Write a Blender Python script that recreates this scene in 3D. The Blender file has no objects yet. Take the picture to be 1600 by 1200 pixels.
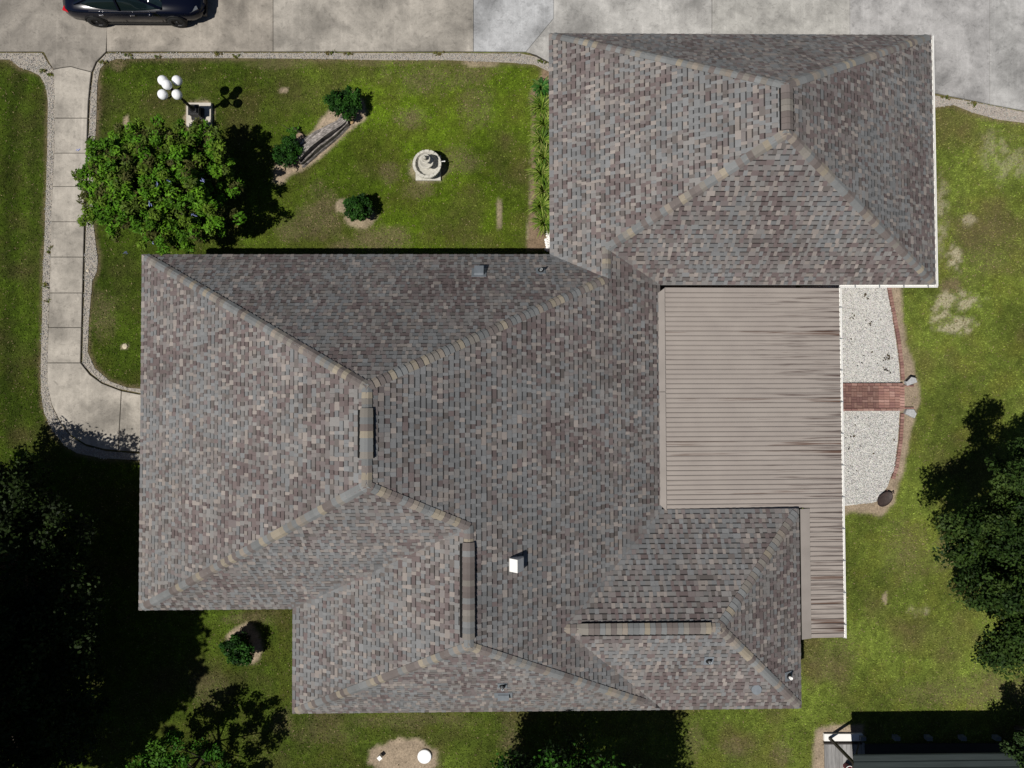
import bpy, math, random
import numpy as np
from mathutils import Matrix, Vector

random.seed(7)
RNG = np.random.default_rng(11)
SC = bpy.context.scene
COL = SC.collection

# ------------------------------------------------------------------ camera, sky, sun, exposure
F, H = 1092.0, 26.0                      # focal length in photo pixels (1600 wide), camera height in metres
def _rot(tx, ty, r):
    cx, sx = math.cos(tx), math.sin(tx); cy, sy = math.cos(ty), math.sin(ty); c, s = math.cos(r), math.sin(r)
    return (np.array([[c, -s, 0], [s, c, 0], [0, 0, 1]]) @ np.array([[1, 0, 0], [0, cx, -sx], [0, sx, cx]])
            @ np.array([[cy, 0, sy], [0, 1, 0], [-sy, 0, cy]]))
CR = _rot(0.0239, -0.0153, -0.0031)
cam_d = bpy.data.cameras.new('drone_camera')
cam = bpy.data.objects.new('drone_camera', cam_d); COL.objects.link(cam)
cam_d.sensor_fit = 'HORIZONTAL'; cam_d.sensor_width = 36.0; cam_d.lens = 36.0 * F / 1600.0
cam_d.clip_start = 0.5; cam_d.clip_end = 2000.0
M4 = Matrix([list(CR[0]) + [0], list(CR[1]) + [0], list(CR[2]) + [H], [0, 0, 0, 1]])
cam.matrix_world = M4
SC.camera = cam

SUN = Vector((0.475, 0.305, -1.0)).normalized()
EL = math.asin(-SUN.z)
world = bpy.data.worlds.new('World'); SC.world = world; world.use_nodes = True
nt = world.node_tree; nt.nodes.clear()
sky = nt.nodes.new('ShaderNodeTexSky'); sky.sky_type = 'NISHITA'; sky.sun_disc = False
sky.sun_elevation = EL; sky.sun_rotation = math.atan2(-SUN.x, -SUN.y)
sky.air_density = 0.6; sky.dust_density = 0.3; sky.ozone_density = 1.0
bg = nt.nodes.new('ShaderNodeBackground'); bg.inputs['Strength'].default_value = 0.05
wo = nt.nodes.new('ShaderNodeOutputWorld')
nt.links.new(sky.outputs[0], bg.inputs[0]); nt.links.new(bg.outputs[0], wo.inputs[0])
sun_d = bpy.data.lights.new('sun', 'SUN'); sun_d.energy = 5.0; sun_d.angle = math.radians(0.53); sun_d.color = (1.0, 0.96, 0.90)
sun_o = bpy.data.objects.new('sun', sun_d); COL.objects.link(sun_o)
sun_o.rotation_euler = SUN.to_track_quat('-Z', 'Y').to_euler(); sun_o.location = (-15, -10, 40)
SC.view_settings.view_transform = 'Standard'; SC.view_settings.look = 'None'
SC.view_settings.exposure = -0.12; SC.view_settings.gamma = 1.0; SC.view_settings.use_curve_mapping = False
SC.render.engine = 'CYCLES'
SC.cycles.max_bounces = 5; SC.cycles.diffuse_bounces = 2; SC.cycles.glossy_bounces = 3

# ------------------------------------------------------------------ helpers
def U(x, y, z=0.0):
    """ground-plan point of photo pixel (1600x1200) at height z"""
    d = CR @ np.array([(x - 800) / F, -(y - 600) / F, -1.0]); t = (H - z) / -d[2]
    return np.array([d[0] * t, d[1] * t])
def U3(x, y, z=0.0):
    p = U(x, y, z); return np.array([p[0], p[1], z])
def UL(pts, z=0.0):
    return np.array([U(x, y, z) for x, y in pts])

def hashn(ix, iy, seed):
    h = (ix.astype(np.int64) * 374761393 + iy.astype(np.int64) * 668265263 + seed * 1442695041) & 0xffffffff
    h = ((h ^ (h >> 13)) * 1274126177) & 0xffffffff
    return ((h ^ (h >> 16)) & 0xffff) / 65535.0
def vnoise(x, y, scale, seed=0, octaves=1):
    out = 0; amp = 1; tot = 0
    for o in range(octaves):
        X = np.asarray(x) * scale * 2 ** o + 31.7 * o; Y = np.asarray(y) * scale * 2 ** o + 17.3 * o
        ix = np.floor(X); iy = np.floor(Y); fx = X - ix; fy = Y - iy
        fx = fx * fx * (3 - 2 * fx); fy = fy * fy * (3 - 2 * fy)
        a = hashn(ix, iy, seed + o); b = hashn(ix + 1, iy, seed + o); c = hashn(ix, iy + 1, seed + o); d = hashn(ix + 1, iy + 1, seed + o)
        out = out + amp * (a * (1 - fx) * (1 - fy) + b * fx * (1 - fy) + c * (1 - fx) * fy + d * fx * fy); tot += amp; amp *= 0.5
    return out / tot
def inpoly(px, py, poly):
    c = np.zeros(np.shape(px), bool); n = len(poly)
    for i in range(n):
        x1, y1 = poly[i]; x2, y2 = poly[(i + 1) % n]
        if y1 == y2: continue
        m = ((y1 > py) != (y2 > py)) & (px < (x2 - x1) * (py - y1) / (y2 - y1) + x1)
        c ^= m
    return c
def dpoly(px, py, poly):
    """distance outside the polygon (negative inside)"""
    d = np.full(np.shape(px), 1e9); n = len(poly)
    for i in range(n):
        a = np.array(poly[i]); b = np.array(poly[(i + 1) % n]); e = b - a; L = e @ e
        if L < 1e-12: continue
        t = np.clip(((px - a[0]) * e[0] + (py - a[1]) * e[1]) / L, 0, 1)
        d = np.minimum(d, np.hypot(px - a[0] - t * e[0], py - a[1] - t * e[1]))
    return np.where(inpoly(px, py, poly), -d, d)

WL = {}
def wl(o): return WL.get(o.name, np.zeros(3)) if o else np.zeros(3)
def link(o, parent=None, loc=None):
    COL.objects.link(o)
    if parent: o.parent = parent
    L = wl(parent) if loc is None else np.array(loc, float)
    WL[o.name] = L; o.location = tuple(L - wl(parent))
    return o
def tag(o, label=None, cat=None, group=None, kind=None):
    if label: o['label'] = label
    if cat: o['category'] = cat
    if group: o['group'] = group
    if kind: o['kind'] = kind
    return o
def thing(name, loc, label, cat, group=None):
    o = bpy.data.objects.new(name, None); o.empty_display_size = 0.2
    link(o, None, loc); return tag(o, label, cat, group)
def obj(name, V, Fc, mat, parent=None, smooth=False, cols=None, loc=None):
    """one mesh object from world-space vertices; Fc a list of tuples or an (M,k) array"""
    me = bpy.data.meshes.new(name)
    o = bpy.data.objects.new(name, me)
    link(o, parent, loc)
    V = np.asarray(V, float).reshape(-1, 3) - WL[o.name]
    if isinstance(Fc, np.ndarray):
        M, k = Fc.shape
        me.vertices.add(len(V)); me.vertices.foreach_set('co', V.astype(np.float32).ravel())
        me.loops.add(M * k); me.loops.foreach_set('vertex_index', Fc.astype(np.int32).ravel())
        me.polygons.add(M); me.polygons.foreach_set('loop_start', (np.arange(M) * k).astype(np.int32))
        me.update(calc_edges=True)
    else:
        me.from_pydata([tuple(v) for v in V], [], [tuple(f) for f in Fc]); me.update()
    if smooth: me.polygons.foreach_set('use_smooth', [True] * len(me.polygons))
    if cols is not None:                       # per-vertex colour
        at = me.color_attributes.new('Col', 'FLOAT_COLOR', 'POINT')
        c4 = np.ones((len(V), 4), np.float32); c4[:, :3] = cols; at.data.foreach_set('color', c4.ravel())
    if mat: me.materials.append(mat)
    return o
def box(c, s, rz=0.0):
    c = np.array(c, float); hx, hy, hz = np.array(s, float) / 2
    V = np.array([[-hx, -hy, -hz], [hx, -hy, -hz], [hx, hy, -hz], [-hx, hy, -hz], [-hx, -hy, hz], [hx, -hy, hz], [hx, hy, hz], [-hx, hy, hz]])
    ca, sa = math.cos(rz), math.sin(rz)
    V = V @ np.array([[ca, sa, 0], [-sa, ca, 0], [0, 0, 1]]) + c
    return V, [(3, 2, 1, 0), (4, 5, 6, 7), (0, 1, 5, 4), (1, 2, 6, 5), (2, 3, 7, 6), (3, 0, 4, 7)]
def beam(a, b, w, h=None):
    """box beam from a to b"""
    h = h or w; a = np.array(a, float); b = np.array(b, float); d = b - a; d /= np.linalg.norm(d)
    up = np.array([0, 0, 1.0]) if abs(d[2]) < 0.95 else np.array([1.0, 0, 0])
    s = np.cross(d, up); s /= np.linalg.norm(s); u = np.cross(s, d)
    V = [p + s * i * w / 2 + u * j * h / 2 for p in (a, b) for i, j in ((-1, -1), (1, -1), (1, 1), (-1, 1))]
    return np.array(V), [(0, 1, 2, 3), (7, 6, 5, 4), (0, 4, 5, 1), (1, 5, 6, 2), (2, 6, 7, 3), (3, 7, 4, 0)]
def join(parts):
    V = []; Fc = []; n = 0
    for v, f in parts:
        V.append(np.asarray(v)); Fc += [tuple(i + n for i in q) for q in f]; n += len(v)
    return np.vstack(V), Fc
def prism(poly, z0, z1, bevel=0.0):
    """upright prism on a plan polygon, optional chamfered top edge"""
    P = np.array(poly, float); n = len(P)
    area = 0.5 * sum(P[i][0] * P[(i + 1) % n][1] - P[(i + 1) % n][0] * P[i][1] for i in range(n))
    if area < 0: P = P[::-1]
    rings = [np.c_[P, np.full(n, z0)]]
    if bevel > 0:
        rings.append(np.c_[P, np.full(n, z1 - bevel)])
        Q = []
        for i in range(n):
            a, b, c = P[i - 1], P[i], P[(i + 1) % n]
            e1 = (b - a) / (np.linalg.norm(b - a) + 1e-9); e2 = (c - b) / (np.linalg.norm(c - b) + 1e-9)
            n1 = np.array([-e1[1], e1[0]]); n2 = np.array([-e2[1], e2[0]]); m = n1 + n2; m /= (np.linalg.norm(m) + 1e-9)
            Q.append(b + m * bevel)
        rings.append(np.c_[np.array(Q), np.full(n, z1)])
    else: rings.append(np.c_[P, np.full(n, z1)])
    V = np.vstack(rings); Fc = [tuple(range(n - 1, -1, -1)), tuple(range(len(V) - n, len(V)))]
    for r in range(len(rings) - 1):
        for i in range(n):
            j = (i + 1) % n; Fc.append((r * n + i, r * n + j, (r + 1) * n + j, (r + 1) * n + i))
    return V, Fc
def tube(path, rad, n=8, cap=True):
    path = np.array(path, float); V = []; Fc = []
    for i, p in enumerate(path):
        d = path[min(i + 1, len(path) - 1)] - path[max(i - 1, 0)]; d /= np.linalg.norm(d) + 1e-9
        up = np.array([0, 0, 1.0]) if abs(d[2]) < 0.9 else np.array([1.0, 0, 0])
        s = np.cross(d, up); s /= np.linalg.norm(s); u = np.cross(s, d)
        for k in range(n):
            a = 2 * math.pi * k / n; V.append(p + rad[i] * (math.cos(a) * s + math.sin(a) * u))
    for i in range(len(path) - 1):
        for k in range(n): Fc.append((i * n + k, i * n + (k + 1) % n, (i + 1) * n + (k + 1) % n, (i + 1) * n + k))
    if cap: Fc += [tuple(range(n - 1, -1, -1)), tuple(range(len(V) - n, len(V)))]
    return np.array(V), Fc
def lathe(prof, c, n=32, wob=0.0):
    V = []; Fc = []
    for r, z in prof:
        for k in range(n):
            a = 2 * math.pi * k / n; rr = r * (1 + wob * math.sin(8 * a))
            V.append((c[0] + rr * math.cos(a), c[1] + rr * math.sin(a), c[2] + z))
    for i in range(len(prof) - 1):
        for k in range(n): Fc.append((i * n + k, i * n + (k + 1) % n, (i + 1) * n + (k + 1) % n, (i + 1) * n + k))
    return np.array(V), Fc
def sphere(c, r, n=20, m=12, sz=1.0):
    prof = [(max(1e-4, r * math.sin(math.pi * i / m)), -r * sz * math.cos(math.pi * i / m)) for i in range(m + 1)]
    return lathe(prof, c, n)

# ------------------------------------------------------------------ materials
def mat(name, col=(0.5, 0.5, 0.5), rough=0.8, metal=0.0, coat=0.0, attr=False, noise=0.0, nscale=5.0, bump=0.0, bscale=40.0, spec=0.5, stretch=None, fine=0.0, emis=None):
    m = bpy.data.materials.new(name); m.use_nodes = True; t = m.node_tree; N = t.nodes; L = t.links
    b = N['Principled BSDF']; b.inputs['Roughness'].default_value = rough; b.inputs['Metallic'].default_value = metal
    b.inputs['Specular IOR Level'].default_value = spec
    if coat: b.inputs['Coat Weight'].default_value = coat; b.inputs['Coat Roughness'].default_value = 0.03
    tc = N.new('ShaderNodeTexCoord'); mp = N.new('ShaderNodeMapping'); L.new(tc.outputs['Object'], mp.inputs[0])
    if stretch: mp.inputs['Scale'].default_value = stretch
    if attr: s = N.new('ShaderNodeAttribute'); s.attribute_name = 'Col'; src = s.outputs['Color']
    else: s = N.new('ShaderNodeRGB'); s.outputs[0].default_value = (*col, 1); src = s.outputs[0]
    def mul(src, sc, amt, det=5):
        n = N.new('ShaderNodeTexNoise'); n.inputs['Scale'].default_value = sc; n.inputs['Detail'].default_value = det; L.new(mp.outputs[0], n.inputs['Vector'])
        r = N.new('ShaderNodeMapRange'); r.inputs[1].default_value = 0.25; r.inputs[2].default_value = 0.75
        r.inputs[3].default_value = 1 - amt; r.inputs[4].default_value = 1 + amt; L.new(n.outputs['Fac'], r.inputs[0])
        v = N.new('ShaderNodeVectorMath'); v.operation = 'SCALE'; L.new(src, v.inputs[0]); L.new(r.outputs[0], v.inputs['Scale']); return v.outputs[0]
    if noise: src = mul(src, nscale, noise)
    if fine: src = mul(src, 60.0, fine, 2)
    L.new(src, b.inputs['Base Color'])
    if bump:
        n = N.new('ShaderNodeTexNoise'); n.inputs['Scale'].default_value = bscale; n.inputs['Detail'].default_value = 4; L.new(mp.outputs[0], n.inputs['Vector'])
        bp = N.new('ShaderNodeBump'); bp.inputs['Strength'].default_value = bump; bp.inputs['Distance'].default_value = 0.02
        L.new(n.outputs['Fac'], bp.inputs['Height']); L.new(bp.outputs[0], b.inputs['Normal'])
    if emis: b.inputs['Emission Color'].default_value = (*emis, 1); b.inputs['Emission Strength'].default_value = 1
    return m

M = dict(
    shingle=mat('asphalt_shingle', attr=True, rough=0.93, fine=0.10, noise=0.13, nscale=0.7, bump=0.25, bscale=120, spec=0.25),
    deck=mat('roof_underlay', (0.05, 0.045, 0.045), 0.95, spec=0.2),
    vent_black=mat('ridge_vent_plastic', (0.006, 0.006, 0.006), 0.8, spec=0.2),
    white=mat('white_painted_metal', (0.80, 0.79, 0.76), 0.45, noise=0.05, nscale=3),
    white_globe=mat('opal_globe', (0.86, 0.87, 0.88), 0.25),
    flash_grey=mat('grey_painted_flashing', (0.17, 0.19, 0.21), 0.5, noise=0.12, nscale=8),
    galv=mat('galvanised_pipe', (0.35, 0.37, 0.38), 0.4, metal=0.6, noise=0.1),
    brick_wall=mat('house_wall_brick', (0.26, 0.15, 0.11), 0.9, noise=0.2, nscale=6, bump=0.3),
    soffit=mat('white_soffit', (0.7, 0.69, 0.66), 0.7),
    glass=mat('window_glass', (0.02, 0.025, 0.03), 0.08),
    iron=mat('black_cast_iron', (0.010, 0.010, 0.011), 0.45, noise=0.2, bump=0.2),
    plinth=mat('cast_concrete_plinth', (0.50, 0.46, 0.40), 0.9, noise=0.12, nscale=9, bump=0.2),
    fountain=mat('pale_cast_stone', (0.50, 0.48, 0.42), 0.85, noise=0.22, nscale=14, bump=0.5, bscale=30),
    soil=mat('bare_ground', (0.3, 0.23, 0.16), 0.95, noise=0.2),
    wood=mat('weathered_driftwood', (0.21, 0.185, 0.17), 0.9, noise=0.45, nscale=6, stretch=(1, 1, 1), bump=0.7, bscale=25, attr=True),
    bark=mat('tree_bark', (0.07, 0.055, 0.04), 0.95, noise=0.3, nscale=8, bump=0.6),
    leaf=mat('leaf', attr=True, rough=0.6, spec=0.10),
    stone=mat('gravel_stone', attr=True, rough=0.85),
    brick=mat('red_clay_brick', attr=True, rough=0.9, noise=0.15, nscale=20, fine=0.12),
    navy=mat('navy_car_paint', (0.002, 0.003, 0.010), 0.22, coat=0.25, spec=0.3),
    carglass=mat('car_glass', (0.006, 0.012, 0.014), 0.05),
    rubber=mat('tyre_rubber', (0.008, 0.008, 0.008), 0.8),
    rim=mat('dark_alloy', (0.012, 0.012, 0.014), 0.6, metal=0.3),
    chrome=mat('chrome_trim', (0.5, 0.5, 0.52), 0.2, metal=1.0),
    tail=mat('red_tail_lens', (0.5, 0.01, 0.02), 0.2),
    lens=mat('clear_lens', (0.10, 0.11, 0.12), 0.1),
    black=mat('black_plastic', (0.008, 0.008, 0.008), 0.5),
    shed_roof=mat('dark_green_metal_roof', (0.022, 0.030, 0.029), 0.5, noise=0.25, nscale=1.5, stretch=(0.6, 8, 1)),
    steel=mat('dark_brown_steel', (0.025, 0.02, 0.018), 0.6),
    plank=mat('grey_deck_plank', attr=True, rough=0.85, noise=0.25, nscale=5, stretch=(6, 0.7, 1)),
    rust=mat('rusty_iron_dish', (0.040, 0.026, 0.022), 0.65, noise=0.35, nscale=9, bump=0.3),
    flower=mat('pale_blue_flower', (0.28, 0.32, 0.6), 0.8),
    grassm=mat('grass_blade', attr=True, rough=0.8, spec=0.15),
    greyblock=mat('pale_concrete_block', (0.36, 0.365, 0.37), 0.9, noise=0.25, nscale=12),
)

# metal patio panel: tan paint with dirty run-off streaks
def patio_mat(bias=0.0, dirt=(0.085, 0.062, 0.055), name='tan_metal_panel'):
    m = bpy.data.materials.new(name); m.use_nodes = True; t = m.node_tree; N = t.nodes; L = t.links; b = N['Principled BSDF']
    b.inputs['Roughness'].default_value = 0.6; b.inputs['Specular IOR Level'].default_value = 0.3
    g = N.new('ShaderNodeNewGeometry')
    mp = N.new('ShaderNodeMapping'); mp.inputs['Scale'].default_value = (0.55, 15.0, 1.0); L.new(g.outputs['Position'], mp.inputs[0])
    n = N.new('ShaderNodeTexNoise'); n.inputs['Scale'].default_value = 1.0; n.inputs['Detail'].default_value = 6; L.new(mp.outputs[0], n.inputs['Vector'])
    sx = N.new('ShaderNodeSeparateXYZ'); L.new(g.outputs['Position'], sx.inputs[0])
    # more streaks near the gutter end where water stands
    rx = N.new('ShaderNodeMapRange'); rx.inputs[1].default_value = 7.5; rx.inputs[2].default_value = 11.6; rx.inputs[3].default_value = -0.06; rx.inputs[4].default_value = 0.10; L.new(sx.outputs[0], rx.inputs[0])
    ad = N.new('ShaderNodeMath'); ad.operation = 'ADD'; L.new(n.outputs['Fac'], ad.inputs[0]); L.new(rx.outputs[0], ad.inputs[1])
    mr = N.new('ShaderNodeMapRange'); mr.inputs[1].default_value = 0.60 - bias; mr.inputs[2].default_value = 0.77 - bias; L.new(ad.outputs[0], mr.inputs[0])
    n2 = N.new('ShaderNodeTexNoise'); n2.inputs['Scale'].default_value = 1.3; n2.inputs['Detail'].default_value = 5; L.new(g.outputs['Position'], n2.inputs['Vector'])
    c1 = N.new('ShaderNodeMix'); c1.data_type = 'RGBA'; c1.inputs[6].default_value = (0.245, 0.215, 0.196, 1); c1.inputs[7].default_value = (0.325, 0.290, 0.26, 1); L.new(n2.outputs['Fac'], c1.inputs[0])
    c2 = N.new('ShaderNodeMix'); c2.data_type = 'RGBA'; c2.inputs[7].default_value = (*dirt, 1); L.new(c1.outputs[2], c2.inputs[6]); L.new(mr.outputs[0], c2.inputs[0])
    L.new(c2.outputs[2], b.inputs['Base Color']); return m
M['patio'] = patio_mat()
M['patio_dirty'] = patio_mat(.10, (0.10, 0.060, 0.045), 'tan_metal_panel_with_brown_grime')
M['pan'] = mat('tan_flashing', (0.29, 0.26, 0.235), 0.6, noise=0.12, nscale=1.5, spec=.3)

def concrete_mat():
    m = bpy.data.materials.new('weathered_concrete'); m.use_nodes = True; t = m.node_tree; N = t.nodes; L = t.links; b = N['Principled BSDF']
    b.inputs['Roughness'].default_value = 0.9; b.inputs['Specular IOR Level'].default_value = 0.25
    g = N.new('ShaderNodeNewGeometry'); at = N.new('ShaderNodeAttribute'); at.attribute_name = 'Col'
    def noise(sc, det, dist=0.0, rough=0.55):
        n = N.new('ShaderNodeTexNoise'); n.inputs['Scale'].default_value = sc; n.inputs['Detail'].default_value = det; n.inputs['Distortion'].default_value = dist
        n.inputs['Roughness'].default_value = rough
        L.new(g.outputs['Position'], n.inputs['Vector']); return n.outputs['Fac']
    def rng(s, a, b2, c, d):
        r = N.new('ShaderNodeMapRange'); r.inputs[1].default_value = a; r.inputs[2].default_value = b2; r.inputs[3].default_value = c; r.inputs[4].default_value = d; L.new(s, r.inputs[0]); return r.outputs[0]
    def mul(a, b2):
        x = N.new('ShaderNodeMath'); x.operation = 'MULTIPLY'; L.new(a, x.inputs[0]); L.new(b2, x.inputs[1]); return x.outputs[0]
    f = mul(rng(noise(0.55, 6, 0.4, 0.62), 0.34, 0.58, 0.58, 1.10), rng(noise(2.4, 6, 0.6, 0.65), 0.3, 0.7, 0.80, 1.14))
    f = mul(f, rng(noise(45, 3), 0.3, 0.7, 0.88, 1.12))
    f = mul(f, rng(noise(7.0, 6, 1.0), 0.28, 0.46, 0.72, 1.0))
    # faint pale scratches
    mp = N.new('ShaderNodeMapping'); mp.inputs['Scale'].default_value = (7, 0.35, 1); L.new(g.outputs['Position'], mp.inputs[0])
    n = N.new('ShaderNodeTexNoise'); n.inputs['Scale'].default_value = 1; n.inputs['Detail'].default_value = 4; L.new(mp.outputs[0], n.inputs['Vector'])
    f = mul(f, rng(n.outputs['Fac'], 0.55, 0.72, 1.0, 1.14))
    v = N.new('ShaderNodeVectorMath'); v.operation = 'SCALE'; L.new(at.outputs['Color'], v.inputs[0]); L.new(f, v.inputs['Scale']); L.new(v.outputs[0], b.inputs['Base Color'])
    bp = N.new('ShaderNodeBump'); bp.inputs['Strength'].default_value = 0.15; bp.inputs['Distance'].default_value = 0.01; L.new(noise(60, 3), bp.inputs['Height']); L.new(bp.outputs[0], b.inputs['Normal'])
    return m
M['concrete'] = concrete_mat()

def ground_mat():
    m = bpy.data.materials.new('lawn_ground'); m.use_nodes = True; t = m.node_tree; N = t.nodes; L = t.links; b = N['Principled BSDF']
    b.inputs['Roughness'].default_value = 0.95; b.inputs['Specular IOR Level'].default_value = 0.1
    at = N.new('ShaderNodeAttribute'); at.attribute_name = 'Col'
    g = N.new('ShaderNodeNewGeometry')
    src = at.outputs['Color']
    for sc, lo, hi in ((16, 0.72, 1.25), (55, 0.7, 1.3), (3.0, 0.88, 1.12)):
        n = N.new('ShaderNodeTexNoise'); n.inputs['Scale'].default_value = sc; n.inputs['Detail'].default_value = 3; L.new(g.outputs['Position'], n.inputs['Vector'])
        r = N.new('ShaderNodeMapRange'); r.inputs[1].default_value = 0.3; r.inputs[2].default_value = 0.7; r.inputs[3].default_value = lo; r.inputs[4].default_value = hi; L.new(n.outputs['Fac'], r.inputs[0])
        v = N.new('ShaderNodeVectorMath'); v.operation = 'SCALE'; L.new(src, v.inputs[0]); L.new(r.outputs[0], v.inputs['Scale']); src = v.outputs[0]
    L.new(src, b.inputs['Base Color'])
    return m
M['ground'] = ground_mat()

# ------------------------------------------------------------------ site plan (photo pixels -> plan metres)
PATH_L = [(70, 81.5), (78, 98), (85, 108), (86.5, 150), (86, 240), (83, 300), (81, 347), (80, 402), (78.5, 458), (77, 512), (75, 567), (75, 600), (82, 632), (97, 662), (112, 680), (135, 694), (165, 702), (218, 706), (275, 708)]
PATH_R = [(166, 81.5), (150, 98), (144, 113), (139.5, 150), (138, 185), (136.5, 240), (135, 292), (133, 347), (131.5, 402), (130, 458), (128.5, 512), (127, 567), (141, 585), (160, 599), (185, 609), (218, 616), (275, 620)]
DRIVE_S = [(820, 82), (838, 87), (858, 98)]
gravel_w = UL([(-60, 83), (66, 83), (76, 100), (84, 110), (86, 150), (85, 240), (82, 300), (79, 402), (74, 567), (74, 600), (81, 634), (96, 664), (111, 682), (134, 697), (165, 705), (218, 709), (275, 711),
               (275, 722), (218, 719), (160, 716), (120, 708), (100, 695), (82, 672), (69, 645), (64, 610), (64, 560), (66, 500), (67, 430), (70, 370), (72, 300), (74, 240), (75, 160), (72, 135), (62, 118), (48, 111), (30, 105), (16, 93), (-60, 92)])
gravel_e = UL([(166, 84), (300, 83), (500, 83), (700, 83), (815, 84), (838, 89), (858, 100), (858, 112), (835, 101), (800, 98), (700, 94), (600, 94), (500, 92), (400, 91), (300, 90.5), (182, 92), (165, 98), (156, 108), (152, 130), (150, 200),
               (148, 225), (146, 300), (146, 350), (153, 410), (151, 425), (144, 440), (139, 500), (137, 550), (148, 575), (172, 596), (200, 606), (275, 612),
               (275, 618), (218, 614), (185, 607), (160, 597), (142, 583), (129, 567), (130, 512), (132, 458), (133, 402), (135, 347), (137, 292), (138, 240), (140, 185), (141.5, 150), (146, 113), (152, 98)])
gravel_ne = UL([(1440, 146), (1500, 156), (1600, 175), (1660, 187), (1660, 203), (1600, 192), (1560, 187), (1520, 176), (1490, 164), (1460, 168), (1440, 168)])
bed_n = UL([(1250, 448), (1383, 440), (1385, 450), (1392, 490), (1399, 530), (1404, 570), (1406, 599), (1250, 599)])
bed_s = UL([(1250, 642), (1405, 642), (1402, 690), (1396, 730), (1386, 760), (1368, 784), (1322, 790), (1250, 792)])
paver_poly = UL([(1250, 600), (1407, 600), (1407, 641), (1250, 641)])
walk_poly = UL(PATH_L + PATH_R[::-1])
drive_poly = UL([(-400, -500), (2100, -500), (2100, 282), (1660, 186), (1600, 174), (1500, 155), (1459, 146), (1400, 134), (858, 140), (858, 98), (838, 87), (820, 82), (-400, 81.5)])
def house_mask(x, y):
    m = (x > -12.0) & (x < 5.4) & (y > -6.85) & (y < 4.9)
    m |= (x > -6.9) & (x < 10.0) & (y > -10.3) & (y < -3.7)
    m |= (x > 1.7) & (x < 14.8) & (y > 3.9) & (y < 12.5)
    return m
# (cx,cy,rx,ry,strength,kind) kinds: s sand, b brown dry turf, p pale sparse turf
SPOTS = [(312, 182, 27, 29, 1.3, 's'), (326, 207, 14, 10, 1, 's'), (668, 263, 33, 28, .62, 's'), (655, 292, 24, 14, .55, 'b'), (563, 338, 27, 21, .85, 's'), (535, 322, 12, 14, .8, 's'), (383, 1007, 31, 31, 1.25, 's'), (630, 1184, 61, 33, 1.4, 's'),
         (780, 335, 5, 26, .75, 's'), (1484, 447, 17, 13, .9, 'b'), (1494, 470, 34, 14, .75, 'p'), (1490, 508, 34, 12, .85, 'p'), (1468, 490, 14, 20, .6, 'p'), (1492, 402, 12, 22, .7, 'p'), (1512, 342, 16, 10, .55, 'p'), (1470, 340, 12, 50, .4, 'p'),
         (1383, 935, 4, 13, .8, 's'), (1480, 850, 16, 40, .6, 'b'), (1435, 955, 16, 8, .5, 'p'), (442, 140, 8, 6, .8, 's'), (198, 190, 5, 12, .8, 's'), (195, 542, 7, 5, .8, 's'),
         (660, 120, 60, 26, .55, 'b'), (640, 185, 26, 18, .75, 'b'), (735, 115, 40, 22, .5, 'b'), (500, 335, 34, 40, .6, 'b'), (600, 375, 50, 20, .7, 'b'), (745, 165, 30, 40, .42, 'b'), (720, 250, 30, 20, .5, 'b'), (540, 385, 22, 14, .6, 'b'), (460, 360, 26, 20, .5, 'b'), (610, 270, 14, 18, .5, 'b'),
         (160, 490, 20, 40, .5, 'b'), (205, 330, 20, 10, .4, 'b'), (186, 100, 14, 10, .8, 'b'), (440, 100, 60, 9, .5, 'b'), (640, 98, 160, 6, .55, 'b'), (750, 98, 30, 9, .7, 's'), (1560, 1080, 60, 30, .55, 'b'), (1460, 1085, 60, 20, .4, 'b'), (800, 1160, 16, 40, .5, 'b'), (1085, 1160, 14, 30, .4, 'b'), (1150, 1170, 24, 18, .5, 'b'), (1220, 1175, 14, 20, .5, 'b'),
         (390, 965, 40, 12, .5, 'b'), (330, 1080, 30, 26, .4, 'b'), (510, 1140, 40, 30, .35, 'b'), (640, 1125, 120, 12, .4, 'b'), (1420, 860, 40, 50, .35, 'b'), (1300, 1030, 40, 40, .3, 'b'), (440, 1130, 20, 20, .4, 'b'), (1530, 380, 60, 60, .3, 'b'), (1565, 250, 40, 40, .3, 'p')]
DIRT_POLYS = [UL([(428, 262), (446, 232), (486, 207), (516, 166), (545, 140), (572, 158), (572, 185), (545, 205), (515, 235), (480, 262), (455, 275), (440, 290), (425, 285)]),
              UL([(852, 104), (840, 120), (829, 142), (831, 170), (832, 200), (831, 250), (829, 300), (827, 350), (822, 392), (870, 392), (870, 104)]),
              UL([(1380, 440), (1408, 446), (1411, 500), (1416, 540), (1427, 568), (1435, 600), (1437, 625), (1428, 655), (1420, 690), (1412, 740), (1398, 785), (1378, 806), (1330, 800), (1318, 806), (1318, 440)]),
              UL([(1274, 1142), (1288, 1134), (1345, 1133), (1348, 1133), (1348, 1300), (1265, 1300), (1270, 1170)])]
HARD = [walk_poly, drive_poly, gravel_w, gravel_e, gravel_ne, bed_n, bed_s, paver_poly]

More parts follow.
